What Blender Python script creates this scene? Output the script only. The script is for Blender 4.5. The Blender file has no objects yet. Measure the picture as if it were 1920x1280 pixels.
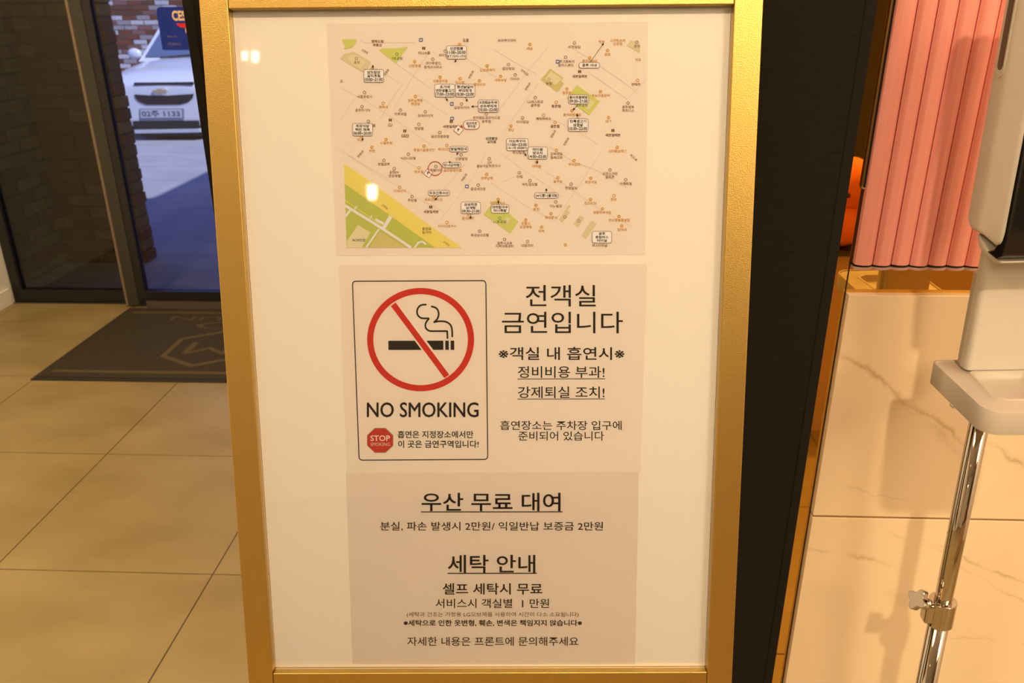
import bpy, bmesh, math, random
import numpy as np
from mathutils import Vector, Matrix
random.seed(7)
sc = bpy.context.scene
COL = sc.collection
PI = math.pi

# ------------------------------------------------------------------ camera, world, sun, exposure
CAMH, FPX = 1.40, 1510.5
def _cam(th, yaw, roll):
    Rz = lambda a: np.array([[math.cos(a), -math.sin(a), 0], [math.sin(a), math.cos(a), 0], [0, 0, 1]])
    a = PI / 2 - th
    Rx = np.array([[1, 0, 0], [0, math.cos(a), -math.sin(a)], [0, math.sin(a), math.cos(a)]])
    return Rz(yaw) @ Rx @ Rz(roll)
RC = _cam(*[math.radians(v) for v in (22.6655, 2.7077, -0.3903)])
cam = bpy.data.cameras.new('camera'); camo = bpy.data.objects.new('camera', cam); COL.objects.link(camo)
M4 = Matrix([list(RC[i]) + [[0, 0, CAMH][i]] for i in range(3)] + [[0, 0, 0, 1]])
camo.matrix_world = M4
cam.sensor_width = 36; cam.lens = FPX / 1920 * 36; cam.clip_start = .02
cam.dof.use_dof = True; cam.dof.focus_distance = .80; cam.dof.aperture_fstop = 13
sc.camera = camo

w = bpy.data.worlds.new('sky'); sc.world = w; w.use_nodes = True
bg = w.node_tree.nodes['Background']; bg.inputs[0].default_value = (.17, .30, 1.0, 1); bg.inputs[1].default_value = 1.0
sun = bpy.data.lights.new('sun', 'SUN'); sun.energy = 5.2; sun.angle = math.radians(1.0); sun.color = (.86, .91, 1.0)
suno = bpy.data.objects.new('sun', sun); COL.objects.link(suno)
suno.rotation_euler = Vector((-.62, .36, -.70)).to_track_quat('-Z', 'Y').to_euler()

def area(name, loc, size, power, color, to=None):
    l = bpy.data.lights.new(name, 'AREA'); l.shape = 'DISK'; l.size = size; l.energy = power; l.color = color
    o = bpy.data.objects.new(name, l); COL.objects.link(o); o.location = loc
    if to: o.rotation_euler = (Vector(to) - Vector(loc)).to_track_quat('-Z', 'Y').to_euler()
    return o
WARM = (1.0, .725, .435)
area('ceiling_lamp_and_fill', (.30, -1.10, 3.04), .13, 68, WARM)
area('ceiling_lamp_and_fill', (1.7, -1.0, 3.04), 1.4, 42, WARM)  # broad disc added as soft fill from the right, no seen fixture
area('ceiling_lamp_and_fill', (-1.5, -1.0, 3.04), 1.0, 31, WARM)  # matching fill disc added on the left to even out the board
area('ceiling_lamp_and_fill', (-1.6, .8, 3.04), .3, 44, WARM)
area('ceiling_lamp_and_fill', (-1.4, 2.5, 3.04), .3, 44, WARM)
area('added_fill_light', (2.25, -1.9, 2.6), .8, 42, WARM, (0, .8, 1.0))  # unseen side light added as fill for the board

vs = sc.view_settings
sc.display_settings.display_device = 'sRGB'
vs.view_transform = 'Standard'; vs.look = 'None'; vs.gamma = 1; vs.use_curve_mapping = False; vs.exposure = -0.22
sc.cycles.max_bounces = 10; sc.cycles.transparent_max_bounces = 16; sc.cycles.use_denoising = True

# ------------------------------------------------------------------ geometry helpers
EYE = np.array([0, 0, CAMH])
def ray(x, y): return RC @ np.array([(x - 960) / FPX, -(y - 640) / FPX, -1.0])
def onY(x, y, Y): r = ray(x, y); return EYE + r * (Y / r[1])
def onZ(x, y, Z): r = ray(x, y); return EYE + r * ((Z - CAMH) / r[2])

def lin(c):
    return tuple((v / 255 / 12.92) if v / 255 <= .04045 else ((v / 255 + .055) / 1.055) ** 2.4 for v in c)
ILL = lin((238, 205, 162))
def under_lamp(r, g, b, k=.82):                    # pigment colour that reads (r,g,b) under the room's warm lamps
    c = lin((r, g, b)); return tuple(min(.95, c[i] / ILL[i] * k) for i in range(3))

def mat(name, color, rough=.5, metal=0.0, spec=.5, **kw):
    m = bpy.data.materials.new(name); m.use_nodes = True
    b = m.node_tree.nodes['Principled BSDF']
    b.inputs['Base Color'].default_value = (*color, 1); b.inputs['Roughness'].default_value = rough
    b.inputs['Metallic'].default_value = metal; b.inputs['Specular IOR Level'].default_value = spec
    for k, v in kw.items(): b.inputs[k.replace('_', ' ')].default_value = v
    return m
def nodes(m): return m.node_tree.nodes, m.node_tree.links, m.node_tree.nodes['Principled BSDF']
def noise_color(m, c1, c2, scale=(5, 5, 5), detail=4, lo=.35, hi=.65, bump=0, bscale=200, coord='Position', bdist=.001):
    n, l, b = nodes(m)
    if coord == 'Position': src = n.new('ShaderNodeNewGeometry').outputs['Position']
    else: src = n.new('ShaderNodeTexCoord').outputs[coord]
    mp = n.new('ShaderNodeMapping'); mp.inputs['Scale'].default_value = scale; l.new(src, mp.inputs[0])
    t = n.new('ShaderNodeTexNoise'); t.inputs['Scale'].default_value = 1; t.inputs['Detail'].default_value = detail
    l.new(mp.outputs[0], t.inputs['Vector'])
    r = n.new('ShaderNodeValToRGB'); r.color_ramp.elements[0].position = lo; r.color_ramp.elements[1].position = hi
    r.color_ramp.elements[0].color = (*c1, 1); r.color_ramp.elements[1].color = (*c2, 1)
    l.new(t.outputs['Fac'], r.inputs[0]); l.new(r.outputs[0], b.inputs['Base Color'])
    if bump:
        t2 = n.new('ShaderNodeTexNoise'); t2.inputs['Scale'].default_value = bscale; t2.inputs['Detail'].default_value = 3
        l.new(src, t2.inputs['Vector'])
        bp = n.new('ShaderNodeBump'); bp.inputs['Strength'].default_value = bump; bp.inputs['Distance'].default_value = bdist
        l.new(t2.outputs['Fac'], bp.inputs['Height']); l.new(bp.outputs[0], b.inputs['Normal'])
    return m

def link(name, me, m=None, parent=None, label=None):
    o = bpy.data.objects.new(name, me); COL.objects.link(o)
    if m is not None:
        if len(me.materials) == 0: me.materials.append(m)
    if parent is not None: o.parent = parent
    if label: o['label'] = label
    return o
def obj(name, bm, m, parent=None, smooth=False, label=None, bevel=0, bseg=2, sub=0):
    me = bpy.data.meshes.new(name); bmesh.ops.recalc_face_normals(bm, faces=bm.faces); bm.to_mesh(me); bm.free()
    if smooth:
        for p in me.polygons: p.use_smooth = True
    o = link(name, me, m, parent, label)
    if bevel:
        b = o.modifiers.new('bevel', 'BEVEL'); b.width = bevel; b.segments = bseg; b.limit_method = 'ANGLE'; b.angle_limit = .6
        for p in me.polygons: p.use_smooth = True
        b.harden_normals = True
    if sub:
        s = o.modifiers.new('sub', 'SUBSURF'); s.levels = sub; s.render_levels = sub
    return o
def thing(name, label, cat, loc=(0, 0, 0), rot=(0, 0, 0), group=None):
    o = bpy.data.objects.new(name, None); COL.objects.link(o); o.location = loc; o.rotation_euler = rot
    o.empty_display_size = .05
    return tag(o, label, cat, group)
def tag(o, label, cat, group=None):
    o['label'] = label; o['category'] = cat
    if group: o['group'] = group
    return o
def struct(o): o['kind'] = 'structure'; return o
def box(bm, x0, x1, y0, y1, z0, z1):
    v = [bm.verts.new(p) for p in ((x0, y0, z0), (x1, y0, z0), (x1, y1, z0), (x0, y1, z0), (x0, y0, z1), (x1, y0, z1), (x1, y1, z1), (x0, y1, z1))]
    for f in ((0, 3, 2, 1), (4, 5, 6, 7), (0, 1, 5, 4), (1, 2, 6, 5), (2, 3, 7, 6), (3, 0, 4, 7)): bm.faces.new([v[i] for i in f])
    return bm
def bx(*a): return box(bmesh.new(), *a)
def cyl(bm, a, b, r, r2=None, n=24, cap=True):
    a, b = Vector(a), Vector(b); r2 = r if r2 is None else r2
    q = (b - a).to_track_quat('Z', 'Y'); ra, rb = [], []
    for i in range(n):
        d = q @ Vector((math.cos(2 * PI * i / n), math.sin(2 * PI * i / n), 0))
        ra.append(bm.verts.new(a + d * r)); rb.append(bm.verts.new(b + d * r2))
    for i in range(n): bm.faces.new((ra[i], ra[(i + 1) % n], rb[(i + 1) % n], rb[i]))
    if cap: bm.faces.new(ra[::-1]); bm.faces.new(rb)
    return bm
def prism(bm, pts, d, axis='Y', o=0):              # polygon extruded along an axis from o to o+d
    def P(p, k):
        return {'Y': (p[0], k, p[1]), 'Z': (p[0], p[1], k), 'X': (k, p[0], p[1])}[axis]
    a = [bm.verts.new(P(p, o)) for p in pts]; b = [bm.verts.new(P(p, o + d)) for p in pts]
    n = len(pts)
    for i in range(n): bm.faces.new((a[i], a[(i + 1) % n], b[(i + 1) % n], b[i]))
    bm.faces.new(a[::-1]); bm.faces.new(b); return bm
def rrect(x0, x1, z0, z1, r, n=5):
    rs = r if isinstance(r, (list, tuple)) else [r] * 4    # bl, br, tr, tl
    out = []
    for (cx, cz, rr, a0) in ((x0, z0, rs[0], PI), (x1, z0, rs[1], 1.5 * PI), (x1, z1, rs[2], 0), (x0, z1, rs[3], .5 * PI)):
        sx = 1 if cx == x0 else -1; sz = 1 if cz == z0 else -1
        for i in range(n + 1):
            a = a0 + i / n * PI / 2; out.append((cx + sx * rr + rr * math.cos(a), cz + sz * rr + rr * math.sin(a)))
    return out

# ------------------------------------------------------------------ materials
M = {}
M['wall'] = mat('warm_white_wall', (.78, .76, .72), .8)
M['ceil'] = mat('white_ceiling', (.82, .80, .76), .9)
M['grout'] = mat('brown_grout', (.10, .075, .05), .9)
M['tile'] = noise_color(mat('beige_floor_tile', (.4, .3, .2), .42), under_lamp(138, 102, 46, .80), under_lamp(156, 118, 60, .80), (3, 5, 3), 6, .3, .7, bump=.15, bscale=60)
M['black_metal'] = mat('black_painted_aluminium', (.012, .012, .013), .35)
M['olive_metal'] = mat('dark_bronze_aluminium', (.035, .034, .026), .4)
M['tan_edge'] = mat('tan_edge_strip', (.20, .15, .09), .5)
M['sill'] = mat('brushed_steel_sill', (.35, .30, .26), .35, .9)
M['gold'] = mat('gold_anodised_aluminium', (.65, .455, .14), .36, 1.0)
n, l, b = nodes(M['gold'])
g = n.new('ShaderNodeTexCoord'); t = n.new('ShaderNodeTexNoise'); t.inputs['Scale'].default_value = 900; t.inputs['Detail'].default_value = 2
l.new(g.outputs['Object'], t.inputs['Vector'])
r = n.new('ShaderNodeMapRange'); r.inputs[3].default_value = .26; r.inputs[4].default_value = .46; l.new(t.outputs['Fac'], r.inputs[0]); l.new(r.outputs[0], b.inputs['Roughness'])
bp = n.new('ShaderNodeBump'); bp.inputs['Strength'].default_value = .45; bp.inputs['Distance'].default_value = .0004
l.new(t.outputs['Fac'], bp.inputs['Height']); l.new(bp.outputs[0], b.inputs['Normal'])
M['board'] = mat('cream_white_board', (.84, .83, .81), .5)
M['panel'] = noise_color(mat('charcoal_woven_cover', (.03, .025, .02), .95, 0, .15), (.0085, .0072, .0062), (.0135, .0115, .0098), (60, 60, 900), 3, .3, .7, bump=.3, bscale=900)
M['panel_edge'] = mat('charcoal_hem', (.0110, .0094, .0082), .9, 0, .15)
M['pink'] = noise_color(mat('pink_satin_paint', (.6, .3, .3), .42), under_lamp(234, 136, 102, .96), under_lamp(228, 128, 88, .96), (8, 8, 2), 3)
M['pink_core'] = mat('chipped_pink_edge', (.55, .36, .30), .7)
M['mirror'] = mat('amber_mirror_glass', (.78, .47, .10), .015, 1.0)
M['brass'] = mat('brass_trim', (.50, .34, .13), .35, .35)
M['disp'] = noise_color(mat('pale_plastic', (.72, .70, .66), .42), (.60, .57, .52), (.63, .60, .55), (20, 20, 20), 2, bump=.08, bscale=1500)
M['tray'] = mat('silver_grey_plastic', (.50, .455, .40), .5, .1)
M['gloss_black'] = mat('gloss_black_plastic', (.010, .010, .010), .08, 0, .6)
M['smoke'] = mat('dark_slot_window', (.10, .08, .06), .15)
M['chrome'] = mat('chrome', (.58, .53, .47), .05, 1.0)
M['mat'] = noise_color(mat('brown_mat_rubber', (.05, .03, .01), .95), under_lamp(42, 28, 8), under_lamp(56, 38, 12), (90, 90, 90), 3, bump=.5, bscale=500, bdist=.003)
M['mat_edge'] = mat('black_rubber_edge', (.018, .014, .010), .8)
M['mat_gold'] = mat('tan_mat_pile', under_lamp(82, 58, 24), .95)
M['lamp'] = mat('lit_lamp_glass', (1, .8, .5), .5); M['lamp'].node_tree.nodes['Principled BSDF'].inputs['Emission Color'].default_value = (1, .78, .5, 1)
M['lamp'].node_tree.nodes['Principled BSDF'].inputs['Emission Strength'].default_value = 60

def glass(name, tint, refl=1.0, rough=.0):
    m = bpy.data.materials.new(name); m.use_nodes = True; n = m.node_tree.nodes; l = m.node_tree.links
    for x in list(n):
        if x.type != 'OUTPUT_MATERIAL': n.remove(x)
    out = n['Material Output']; tr = n.new('ShaderNodeBsdfTransparent'); tr.inputs[0].default_value = (*tint, 1)
    gl = n.new('ShaderNodeBsdfGlossy'); gl.inputs['Roughness'].default_value = rough; gl.inputs[0].default_value = (refl, refl, refl, 1)
    fr = n.new('ShaderNodeFresnel'); fr.inputs[0].default_value = 1.45
    mx = n.new('ShaderNodeMixShader'); l.new(fr.outputs[0], mx.inputs[0]); l.new(tr.outputs[0], mx.inputs[1]); l.new(gl.outputs[0], mx.inputs[2])
    l.new(mx.outputs[0], out.inputs[0]); return m
M['door_glass'] = glass('clear_door_glass', (.90, .89, .93), .5)
M['tint_glass'] = glass('smoked_pane_glass', (.62, .62, .52))
M['acrylic'] = glass('clear_acrylic', (1, 1, 1), .9, .03)

# ------------------------------------------------------------------ room shell
XL, XR, YB, YD, ZC = -2.75, 2.6, -5.2, 3.80, 3.10
XW = .30                                           # return wall behind the black panel
YM = .99                                           # amber mirror face of the near wall
floor = struct(obj('floor', bx(XL - .1, XR + .1, YB - .1, YD + .12, -.10, -.003), M['grout']))
TS, OX, OY = .605, -1.4914, 2.3160
tile_cache = {}
def clipped_tile(x0, x1, y0, y1):
    key = (round(x1 - x0, 3), round(y1 - y0, 3))
    if key not in tile_cache:
        bm = bx(0, x1 - x0, 0, y1 - y0, -.0029, 0)
        me = bpy.data.meshes.new('floor_tile'); bm.to_mesh(me); bm.free(); me.materials.append(M['tile']); tile_cache[key] = me
    o = link('floor_tile', tile_cache[key], None, floor); o.location = (x0, y0, 0)
i0 = math.floor((XL - OX) / TS); i1 = math.ceil((XR - OX) / TS); j0 = math.floor((YB - OY) / TS); j1 = math.ceil((YD - OY) / TS)
for i in range(i0, i1):
    for j in range(j0, j1):
        x0, x1 = max(XL, OX + i * TS + .0018), min(XR, OX + (i + 1) * TS - .0018)
        y0, y1 = max(YB, OY + j * TS + .0018), min(YD - .02, OY + (j + 1) * TS - .0018)
        if x1 - x0 > .01 and y1 - y0 > .01: clipped_tile(x0, x1, y0, y1)
struct(obj('ceiling', bx(XL - .1, XR + .1, YB - .1, YD + .12, ZC, ZC + .1), M['ceil']))
struct(obj('wall_left', bx(XL - .1, XL, YB - .1, YD + .12, 0, ZC), M['wall']))
struct(obj('wall_right', bx(XR, XR + .1, YB, YM + .01, 0, ZC), M['wall']))
struct(obj('wall_back', bx(XL, XR, YB - .1, YB, 0, ZC), M['wall']))
struct(obj('wall_return', bx(XW, XW + .1, YM + .12, YD + .12, 0, ZC), M['wall']))
struct(obj('wall_entrance', bx(XL, XW, YD - .02, YD + .10, 2.25, ZC), M['wall']))
struct(obj('baseboard_left', bx(XL, XL + .012, YB, YD - .03, 0, .085), M['wall'], bevel=.003))

# ---- near wall: mirror backing, marble tiles, mirror strips, pink flutes
wf = struct(obj('wall_front', bx(XW, XR, YM + .004, YM + .12, 0, ZC), M['wall']))
tl = onY(1592, 553, YM - .012); jt = onY(1542, 968, YM - .012); pk = onY(1604, 497, YM - .014)
XT = tl[0]
obj('mirror_panel', bx(XW, XT - .0015, YM, YM + .004, 0, ZC), M['mirror'], wf)
ml = obj('mirror_panel', bx(XT + .0, XR, YM, YM + .004, 0, ZC), M['mirror'], wf)
obj('mirror_seam', bx(XT - .0015, XT, YM - .0006, YM + .004, 0, ZC), M['black_metal'], wf)
# marble
mar = mat('cream_marble', (.8, .7, .55), .12, 0, .5)
n, l, b = nodes(mar)
pos = n.new('ShaderNodeNewGeometry').outputs['Position']; sep = n.new('ShaderNodeSeparateXYZ'); l.new(pos, sep.inputs[0])
nz = n.new('ShaderNodeTexNoise'); nz.inputs['Scale'].default_value = 7; nz.inputs['Detail'].default_value = 8; nz.inputs['Roughness'].default_value = .68; l.new(pos, nz.inputs['Vector'])
nf = n.new('ShaderNodeTexNoise'); nf.inputs['Scale'].default_value = 16; nf.inputs['Detail'].default_value = 5; l.new(pos, nf.inputs['Vector'])
def mth(op, a, bb=None, clamp=False):
    x = n.new('ShaderNodeMath'); x.operation = op; x.use_clamp = clamp
    for i, v in enumerate((a, bb)):
        if v is None: continue
        if isinstance(v, (int, float)): x.inputs[i].default_value = v
        else: l.new(v, x.inputs[i])
    return x.outputs[0]
nzc = mth('MULTIPLY', mth('SUBTRACT', nz.outputs['Fac'], .5), .075)
def vein(p0, p1, wd, amt):
    a, c = onY(*p0, YM - .012), onY(*p1, YM - .012)
    s = (c[2] - a[2]) / (c[0] - a[0])
    e = mth('SUBTRACT', mth('SUBTRACT', sep.outputs['Z'], a[2]), mth('MULTIPLY', mth('SUBTRACT', sep.outputs['X'], float(a[0])), float(s)))
    d = mth('ABSOLUTE', mth('ADD', e, nzc))
    k = mth('SUBTRACT', 1, mth('DIVIDE', d, wd), True)
    k = mth('MULTIPLY', k, k)
    mid, half = (a[0] + c[0]) / 2, abs(c[0] - a[0]) / 2
    mask = mth('SUBTRACT', 1.15, mth('DIVIDE', mth('ABSOLUTE', mth('SUBTRACT', sep.outputs['X'], float(mid))), float(half)), True)
    mask = mth('MULTIPLY', mth('MULTIPLY', mask, 2.0, True), mth('MULTIPLY', mth('SUBTRACT', nf.outputs['Fac'], .30, True), 3.2, True))
    return mth('MULTIPLY', mth('MULTIPLY', k, mask), amt * .75)
V = None
for a in (((1575, 672), (1850, 850), .010, 1.0), ((1690, 760), (1830, 860), .022, .35), ((1850, 825), (2100, 960), .008, .9), ((1520, 1020), (1665, 1052), .007, 1.1),
          ((1670, 995), (1745, 1015), .004, .6), ((1750, 1025), (2050, 1140), .006, .9), ((1740, 1030), (2000, 1170), .004, .5), ((1770, 1192), (1860, 1205), .004, .9), ((1660, 1110), (1730, 1135), .02, .25),
          ((1910, 1210), (2100, 1260), .005, .7), ((1580, 905), (1700, 935), .003, .35)):
    v = vein(*a); V = v if V is None else mth('MAXIMUM', V, v)
mix = n.new('ShaderNodeMix'); mix.data_type = 'RGBA'; l.new(V, mix.inputs['Factor'])
cl = n.new('ShaderNodeValToRGB'); cl.color_ramp.elements[0].color = (*under_lamp(226, 176, 116, .95), 1); cl.color_ramp.elements[1].color = (*under_lamp(238, 190, 130, .95), 1)
cl.color_ramp.elements[0].position = .3; cl.color_ramp.elements[1].position = .7
mp = n.new('ShaderNodeMapping'); mp.inputs['Scale'].default_value = (4, 1, .8); l.new(pos, mp.inputs[0]); nl = n.new('ShaderNodeTexNoise'); nl.inputs['Scale'].default_value = 1; l.new(mp.outputs[0], nl.inputs['Vector'])
l.new(nl.outputs['Fac'], cl.inputs[0]); l.new(cl.outputs[0], mix.inputs['A']); mix.inputs['B'].default_value = (*under_lamp(172, 112, 52, .82), 1)
l.new(mix.outputs['Result'], b.inputs['Base Color'])
GT = .0016
rows = [(jt[2] + GT, tl[2]), (jt[2] - .6 + GT, jt[2] - GT), (0, jt[2] - .6 - GT)]
for z0, z1 in rows:
    for x0, x1 in ((XT, XT + 1.2), (XT + 1.2 + 2 * GT, XR)):
        obj('wall_tile', bx(x0, x1, YM - .012, YM - .0002, z0, z1), mar, wf, bevel=.0008)
obj('tile_joint_filler', bx(XT + .001, XR, YM - .011, YM - .0001, 0, tl[2] - .002), mat('tan_joint_filler', under_lamp(160, 105, 55), .9), wf)
# pink fluted strips (each flute a strip of its own)
PX0, PZ0 = pk[0], pk[2]; FW = .0224
prof = []
for i in range(9):
    u = -1 + i / 4; prof.append((u * (FW / 2 - .0006), -.0055 * (1 - abs(u) ** 2.4)))
fl = bmesh.new()
pts = prof + [(FW / 2 - .0006, .008), (-FW / 2 + .0006, .008)]
prism(fl, pts, ZC - .005 - PZ0, 'Z', 0)
bmesh.ops.recalc_face_normals(fl, faces=fl.faces)
fme = bpy.data.meshes.new('fluted_strip'); fl.to_mesh(fme); fl.free(); fme.materials.append(M['pink'])
for p in fme.polygons: p.use_smooth = False
pp = thing('fluted_panel', 'pink vertically fluted panel on the mirrored wall above the marble tiles', 'wall panel', (PX0, YM, PZ0))
k = 0
while PX0 + k * FW + FW < XR - .2 and k < 60:
    o = link('fluted_strip', fme, None, pp); o.location = (FW * (k + .5), -.0098, random.uniform(-.0006, .0006)); k += 1
PW = k * FW
obj('backing_board', bx(0, PW, -.0018, -.0002, .001, ZC - .005 - PZ0), mat('dark_red_groove', (.10, .012, .006), .8), pp, label='dark red backing seen in the grooves')
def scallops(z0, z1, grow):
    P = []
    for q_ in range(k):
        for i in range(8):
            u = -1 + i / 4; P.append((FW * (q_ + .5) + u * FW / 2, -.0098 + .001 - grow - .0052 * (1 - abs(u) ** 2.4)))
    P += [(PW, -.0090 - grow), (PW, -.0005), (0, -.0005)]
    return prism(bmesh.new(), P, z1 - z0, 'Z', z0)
obj('painted_gap_shade', scallops(-.0030, -.0008, -.0004), M['black_metal'], pp, label='black strip painted as the shade under the flutes')  # solid black layer stands in for the shade below the flutes
obj('scalloped_foot', scallops(-.0062, -.0031, .0008), M['pink_core'], pp, label='chipped pale scalloped foot')
# narrow U-shaped bead standing in for a mirror reflection beside the pink panel
bt = thing('reflection_bead', 'narrow U-shaped brass bead standing in for a mirror reflection left of the pink panel', 'reflection stand-in', (0, 0, 0))
pe = onY(1621, 350, YM - .004)
bm = bmesh.new()
for dx in (-.0025, .0025): cyl(bm, (pe[0] + dx, YM - .003, pe[2]), (pe[0] + dx, YM - .003, ZC - .02), .0013, n=12)
for i in range(8):
    a0, a1 = PI + PI * i / 8, PI + PI * (i + 1) / 8
    cyl(bm, (pe[0] + .0025 * math.cos(a0), YM - .003, pe[2] + .0025 * math.sin(a0)), (pe[0] + .0025 * math.cos(a1), YM - .003, pe[2] + .0025 * math.sin(a1)), .0013, n=10)
obj('bead', bm, M['brass'], bt, smooth=True)
obj('reflection_dark_strip', bx(pe[0] - .0020, pe[0] + .0020, YM - .0025, YM - .0003, pe[2], ZC - .02), M['black_metal'], bt)

# ------------------------------------------------------------------ entrance: fixed pane and sliding door
XS = -2.12                                       # where the fixed pane and the sliding leaf meet
w1 = thing('window_1', '', '', (0, 0, 0)); del w1['label']; del w1['category']; w1['kind'] = 'structure'
bm = bmesh.new(); box(bm, XL + .002, XL + .05, YD, YD + .05, 0, 2.25); box(bm, XL + .05, XS - .04, YD, YD + .05, .001, .065); box(bm, XL + .05, XS - .04, YD, YD + .05, 2.19, 2.25)
obj('window_frame', bm, M['black_metal'], w1)
obj('frame_post', bx(XS - .04, XS + .035, YD, YD + .05, .001, 2.25), M['olive_metal'], w1)
obj('glass_pane', bx(XL + .05, XS - .042, YD + .02, YD + .026, .065, 2.19), M['tint_glass'], w1)
d1 = thing('door_1', '', '', (0, 0, 0)); del d1['label']; del d1['category']; d1['kind'] = 'structure'
YF = YD - .06
obj('edge_strip', bx(XS - .009, XS + .003, YF, YF + .045, .012, 2.25), M['tan_edge'], d1, label='tan edge strip of the stile')
obj('door_stile', bx(XS + .003, XS + .060, YF, YF + .045, .012, 2.25), M['olive_metal'], d1)
obj('door_gasket', bx(XS + .060, XS + .098, YF + .004, YF + .045, .012, 2.25), M['black_metal'], d1, label='black inner edge of the stile')
obj('door_stile', bx(-.85, -.79, YF, YF + .045, .012, 2.25), M['black_metal'], d1)
obj('bottom_rail', bx(XS + .098, -.85, YF, YF + .045, .035, .085), M['black_metal'], d1)
obj('kick_strip', bx(XS + .098, -.85, YF - .002, YF + .045, .004, .035), M['sill'], d1, label='brushed steel strip along the foot of the door')
obj('top_rail', bx(XS + .098, -.85, YF, YF + .045, 2.2, 2.25), M['black_metal'], d1)
obj('glass_pane', bx(XS + .098, -.85, YF + .018, YF + .026, .085, 2.2), M['door_glass'], d1)
w2 = thing('window_2', '', '', (0, 0, 0)); del w2['label']; del w2['category']; w2['kind'] = 'structure'
bm = bmesh.new(); box(bm, -.80, -.72, YD, YD + .05, 0, 2.25); box(bm, -.72, XW - .05, YD, YD + .05, 0, .065); box(bm, XW - .05, XW, YD, YD + .05, 0, 2.25)
obj('window_frame', bm, M['black_metal'], w2); obj('glass_pane', bx(-.72, XW - .05, YD + .02, YD + .026, .065, 2.25), M['tint_glass'], w2)

# ------------------------------------------------------------------ lettering
FONT_OBJ = None
tcache = {}
def glyphs(txt, off=0.0):
    global FONT_OBJ
    key = (txt, off)
    if key not in tcache:
        if FONT_OBJ is None:
            cu = bpy.data.curves.new('t', 'FONT'); cu.resolution_u = 3; cu.dimensions = '2D'; cu.fill_mode = 'FRONT'
            FONT_OBJ = bpy.data.objects.new('t', cu)
            cu.body = '※가간갈감강개객거건검겹경계고골곳공과관광교구국권금기길꼬꼽꾸나난남납내널네년노농는능니다닭당대더덕데도동돼되됩두드든등딩떡라랑랜러렁레례로론롤롯료루르를리린림링마막만맛망매멤명모무문물미민바박반발밥방배백버번베벨벽변별병보복봉부북분불브븐비빌뽕사산살삼상색생샵서성세센셀소속손수순숯슈스습시식신실싸쌤아안않앙양어언엄업에여역연영오옷왕요용우울원월웨유육으은을의이익인일임입있자장전점정제조족존종주준중증지진집짜짬째쭈찌찜차책천청초충치침카칼코콩크큰킨킴킹타탁탄탕태터텔톱통퇴트파퍼페풍프플피하한합해행향헬협형호화회훼휘흡희'; FONT_OBJ.to_mesh(); FONT_OBJ.to_mesh_clear()   # load every glyph in one go
        o = FONT_OBJ; o.data.body = txt; o.data.offset = off
        me = o.to_mesh()
        v = np.array([p.co[:] for p in me.vertices])[:, :2] if len(me.vertices) else np.zeros((0, 2))
        fs = [tuple(p.vertices) for p in me.polygons]
        o.to_mesh_clear()
        if len(v):
            lo, hi = v.min(0), v.max(0); v = (v - lo) / np.maximum(hi - lo, 1e-6)
            tcache[key] = (v, fs, (hi - lo))
        else: tcache[key] = (v, fs, np.ones(2))
    return tcache[key]

# ------------------------------------------------------------------ sign frame (tilted back) on a floor stand
def Rm(a, b2, c):
    return Matrix.Rotation(a, 3, 'Z') @ Matrix.Rotation(-b2, 3, 'X') @ Matrix.Rotation(c, 3, 'Y')
SR = Rm(.0403125, .2140393, -.0018707); SC = Vector((-.0601, .7181, 1.0745))
SRn = np.array(SR); SCn = np.array(SC)
RECESS = .011
def S(x, y, dep=RECESS):                           # photo point -> coordinates on the poster plane (metres)
    r = ray(x, y); nrm = SRn[:, 1]; t = ((SCn + nrm * dep - EYE) @ nrm) / (r @ nrm)
    q = SRn.T @ (EYE + r * t - SCn); return (q[0], q[2])
def place_on_sign(o):
    o.matrix_world = Matrix.Translation(SC) @ SR.to_4x4(); return o
W2, H2, FWD = .4589 / 2, .6636 / 2, .0262
sg = thing('sign_stand', 'gold-framed poster stand tilted back, holding three printed sheets', 'sign stand'); place_on_sign(sg)
def rail(name, quad):                              # profile: flat face with small lips, 22 mm deep
    bm = bmesh.new(); prism(bm, quad, .024, 'Y', 0); return obj(name, bm, M['gold'], sg, bevel=.0010, bseg=2)
TH = .0262
rail('frame_side', [(-W2 - FWD, -H2 - TH - .001), (-W2, -H2 - TH - .001), (-W2, H2 + TH), (-W2 - FWD, H2 + TH)])
rail('frame_side', [(W2, -H2 - TH - .001), (W2 + FWD, -H2 - TH - .001), (W2 + FWD, H2 + TH), (W2, H2 + TH)])
rail('frame_rail', [(-W2 + .0003, H2), (W2 - .0003, H2), (W2 - .0003, H2 + TH), (-W2 + .0003, H2 + TH)])
rail('frame_rail', [(-W2 + .0003, -H2 - TH), (W2 - .0003, -H2 - TH), (W2 - .0003, -H2), (-W2 + .0003, -H2)])
obj('backing_board', bx(-W2 + .0002, W2 - .0002, RECESS, RECESS + .006, -H2 + .0002, H2 - .0002), M['board'], sg, label='cream white backing board')
obj('clear_cover', bx(-W2 + .0002, W2 - .0002, RECESS - .0031, RECESS - .0018, -H2 + .0002, H2 - .0002), M['acrylic'], sg, label='clear glossy acrylic cover')
obj('rear_cover', bx(-W2, W2, .020, .0235, -H2, H2), M['black_metal'], sg)
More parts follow.
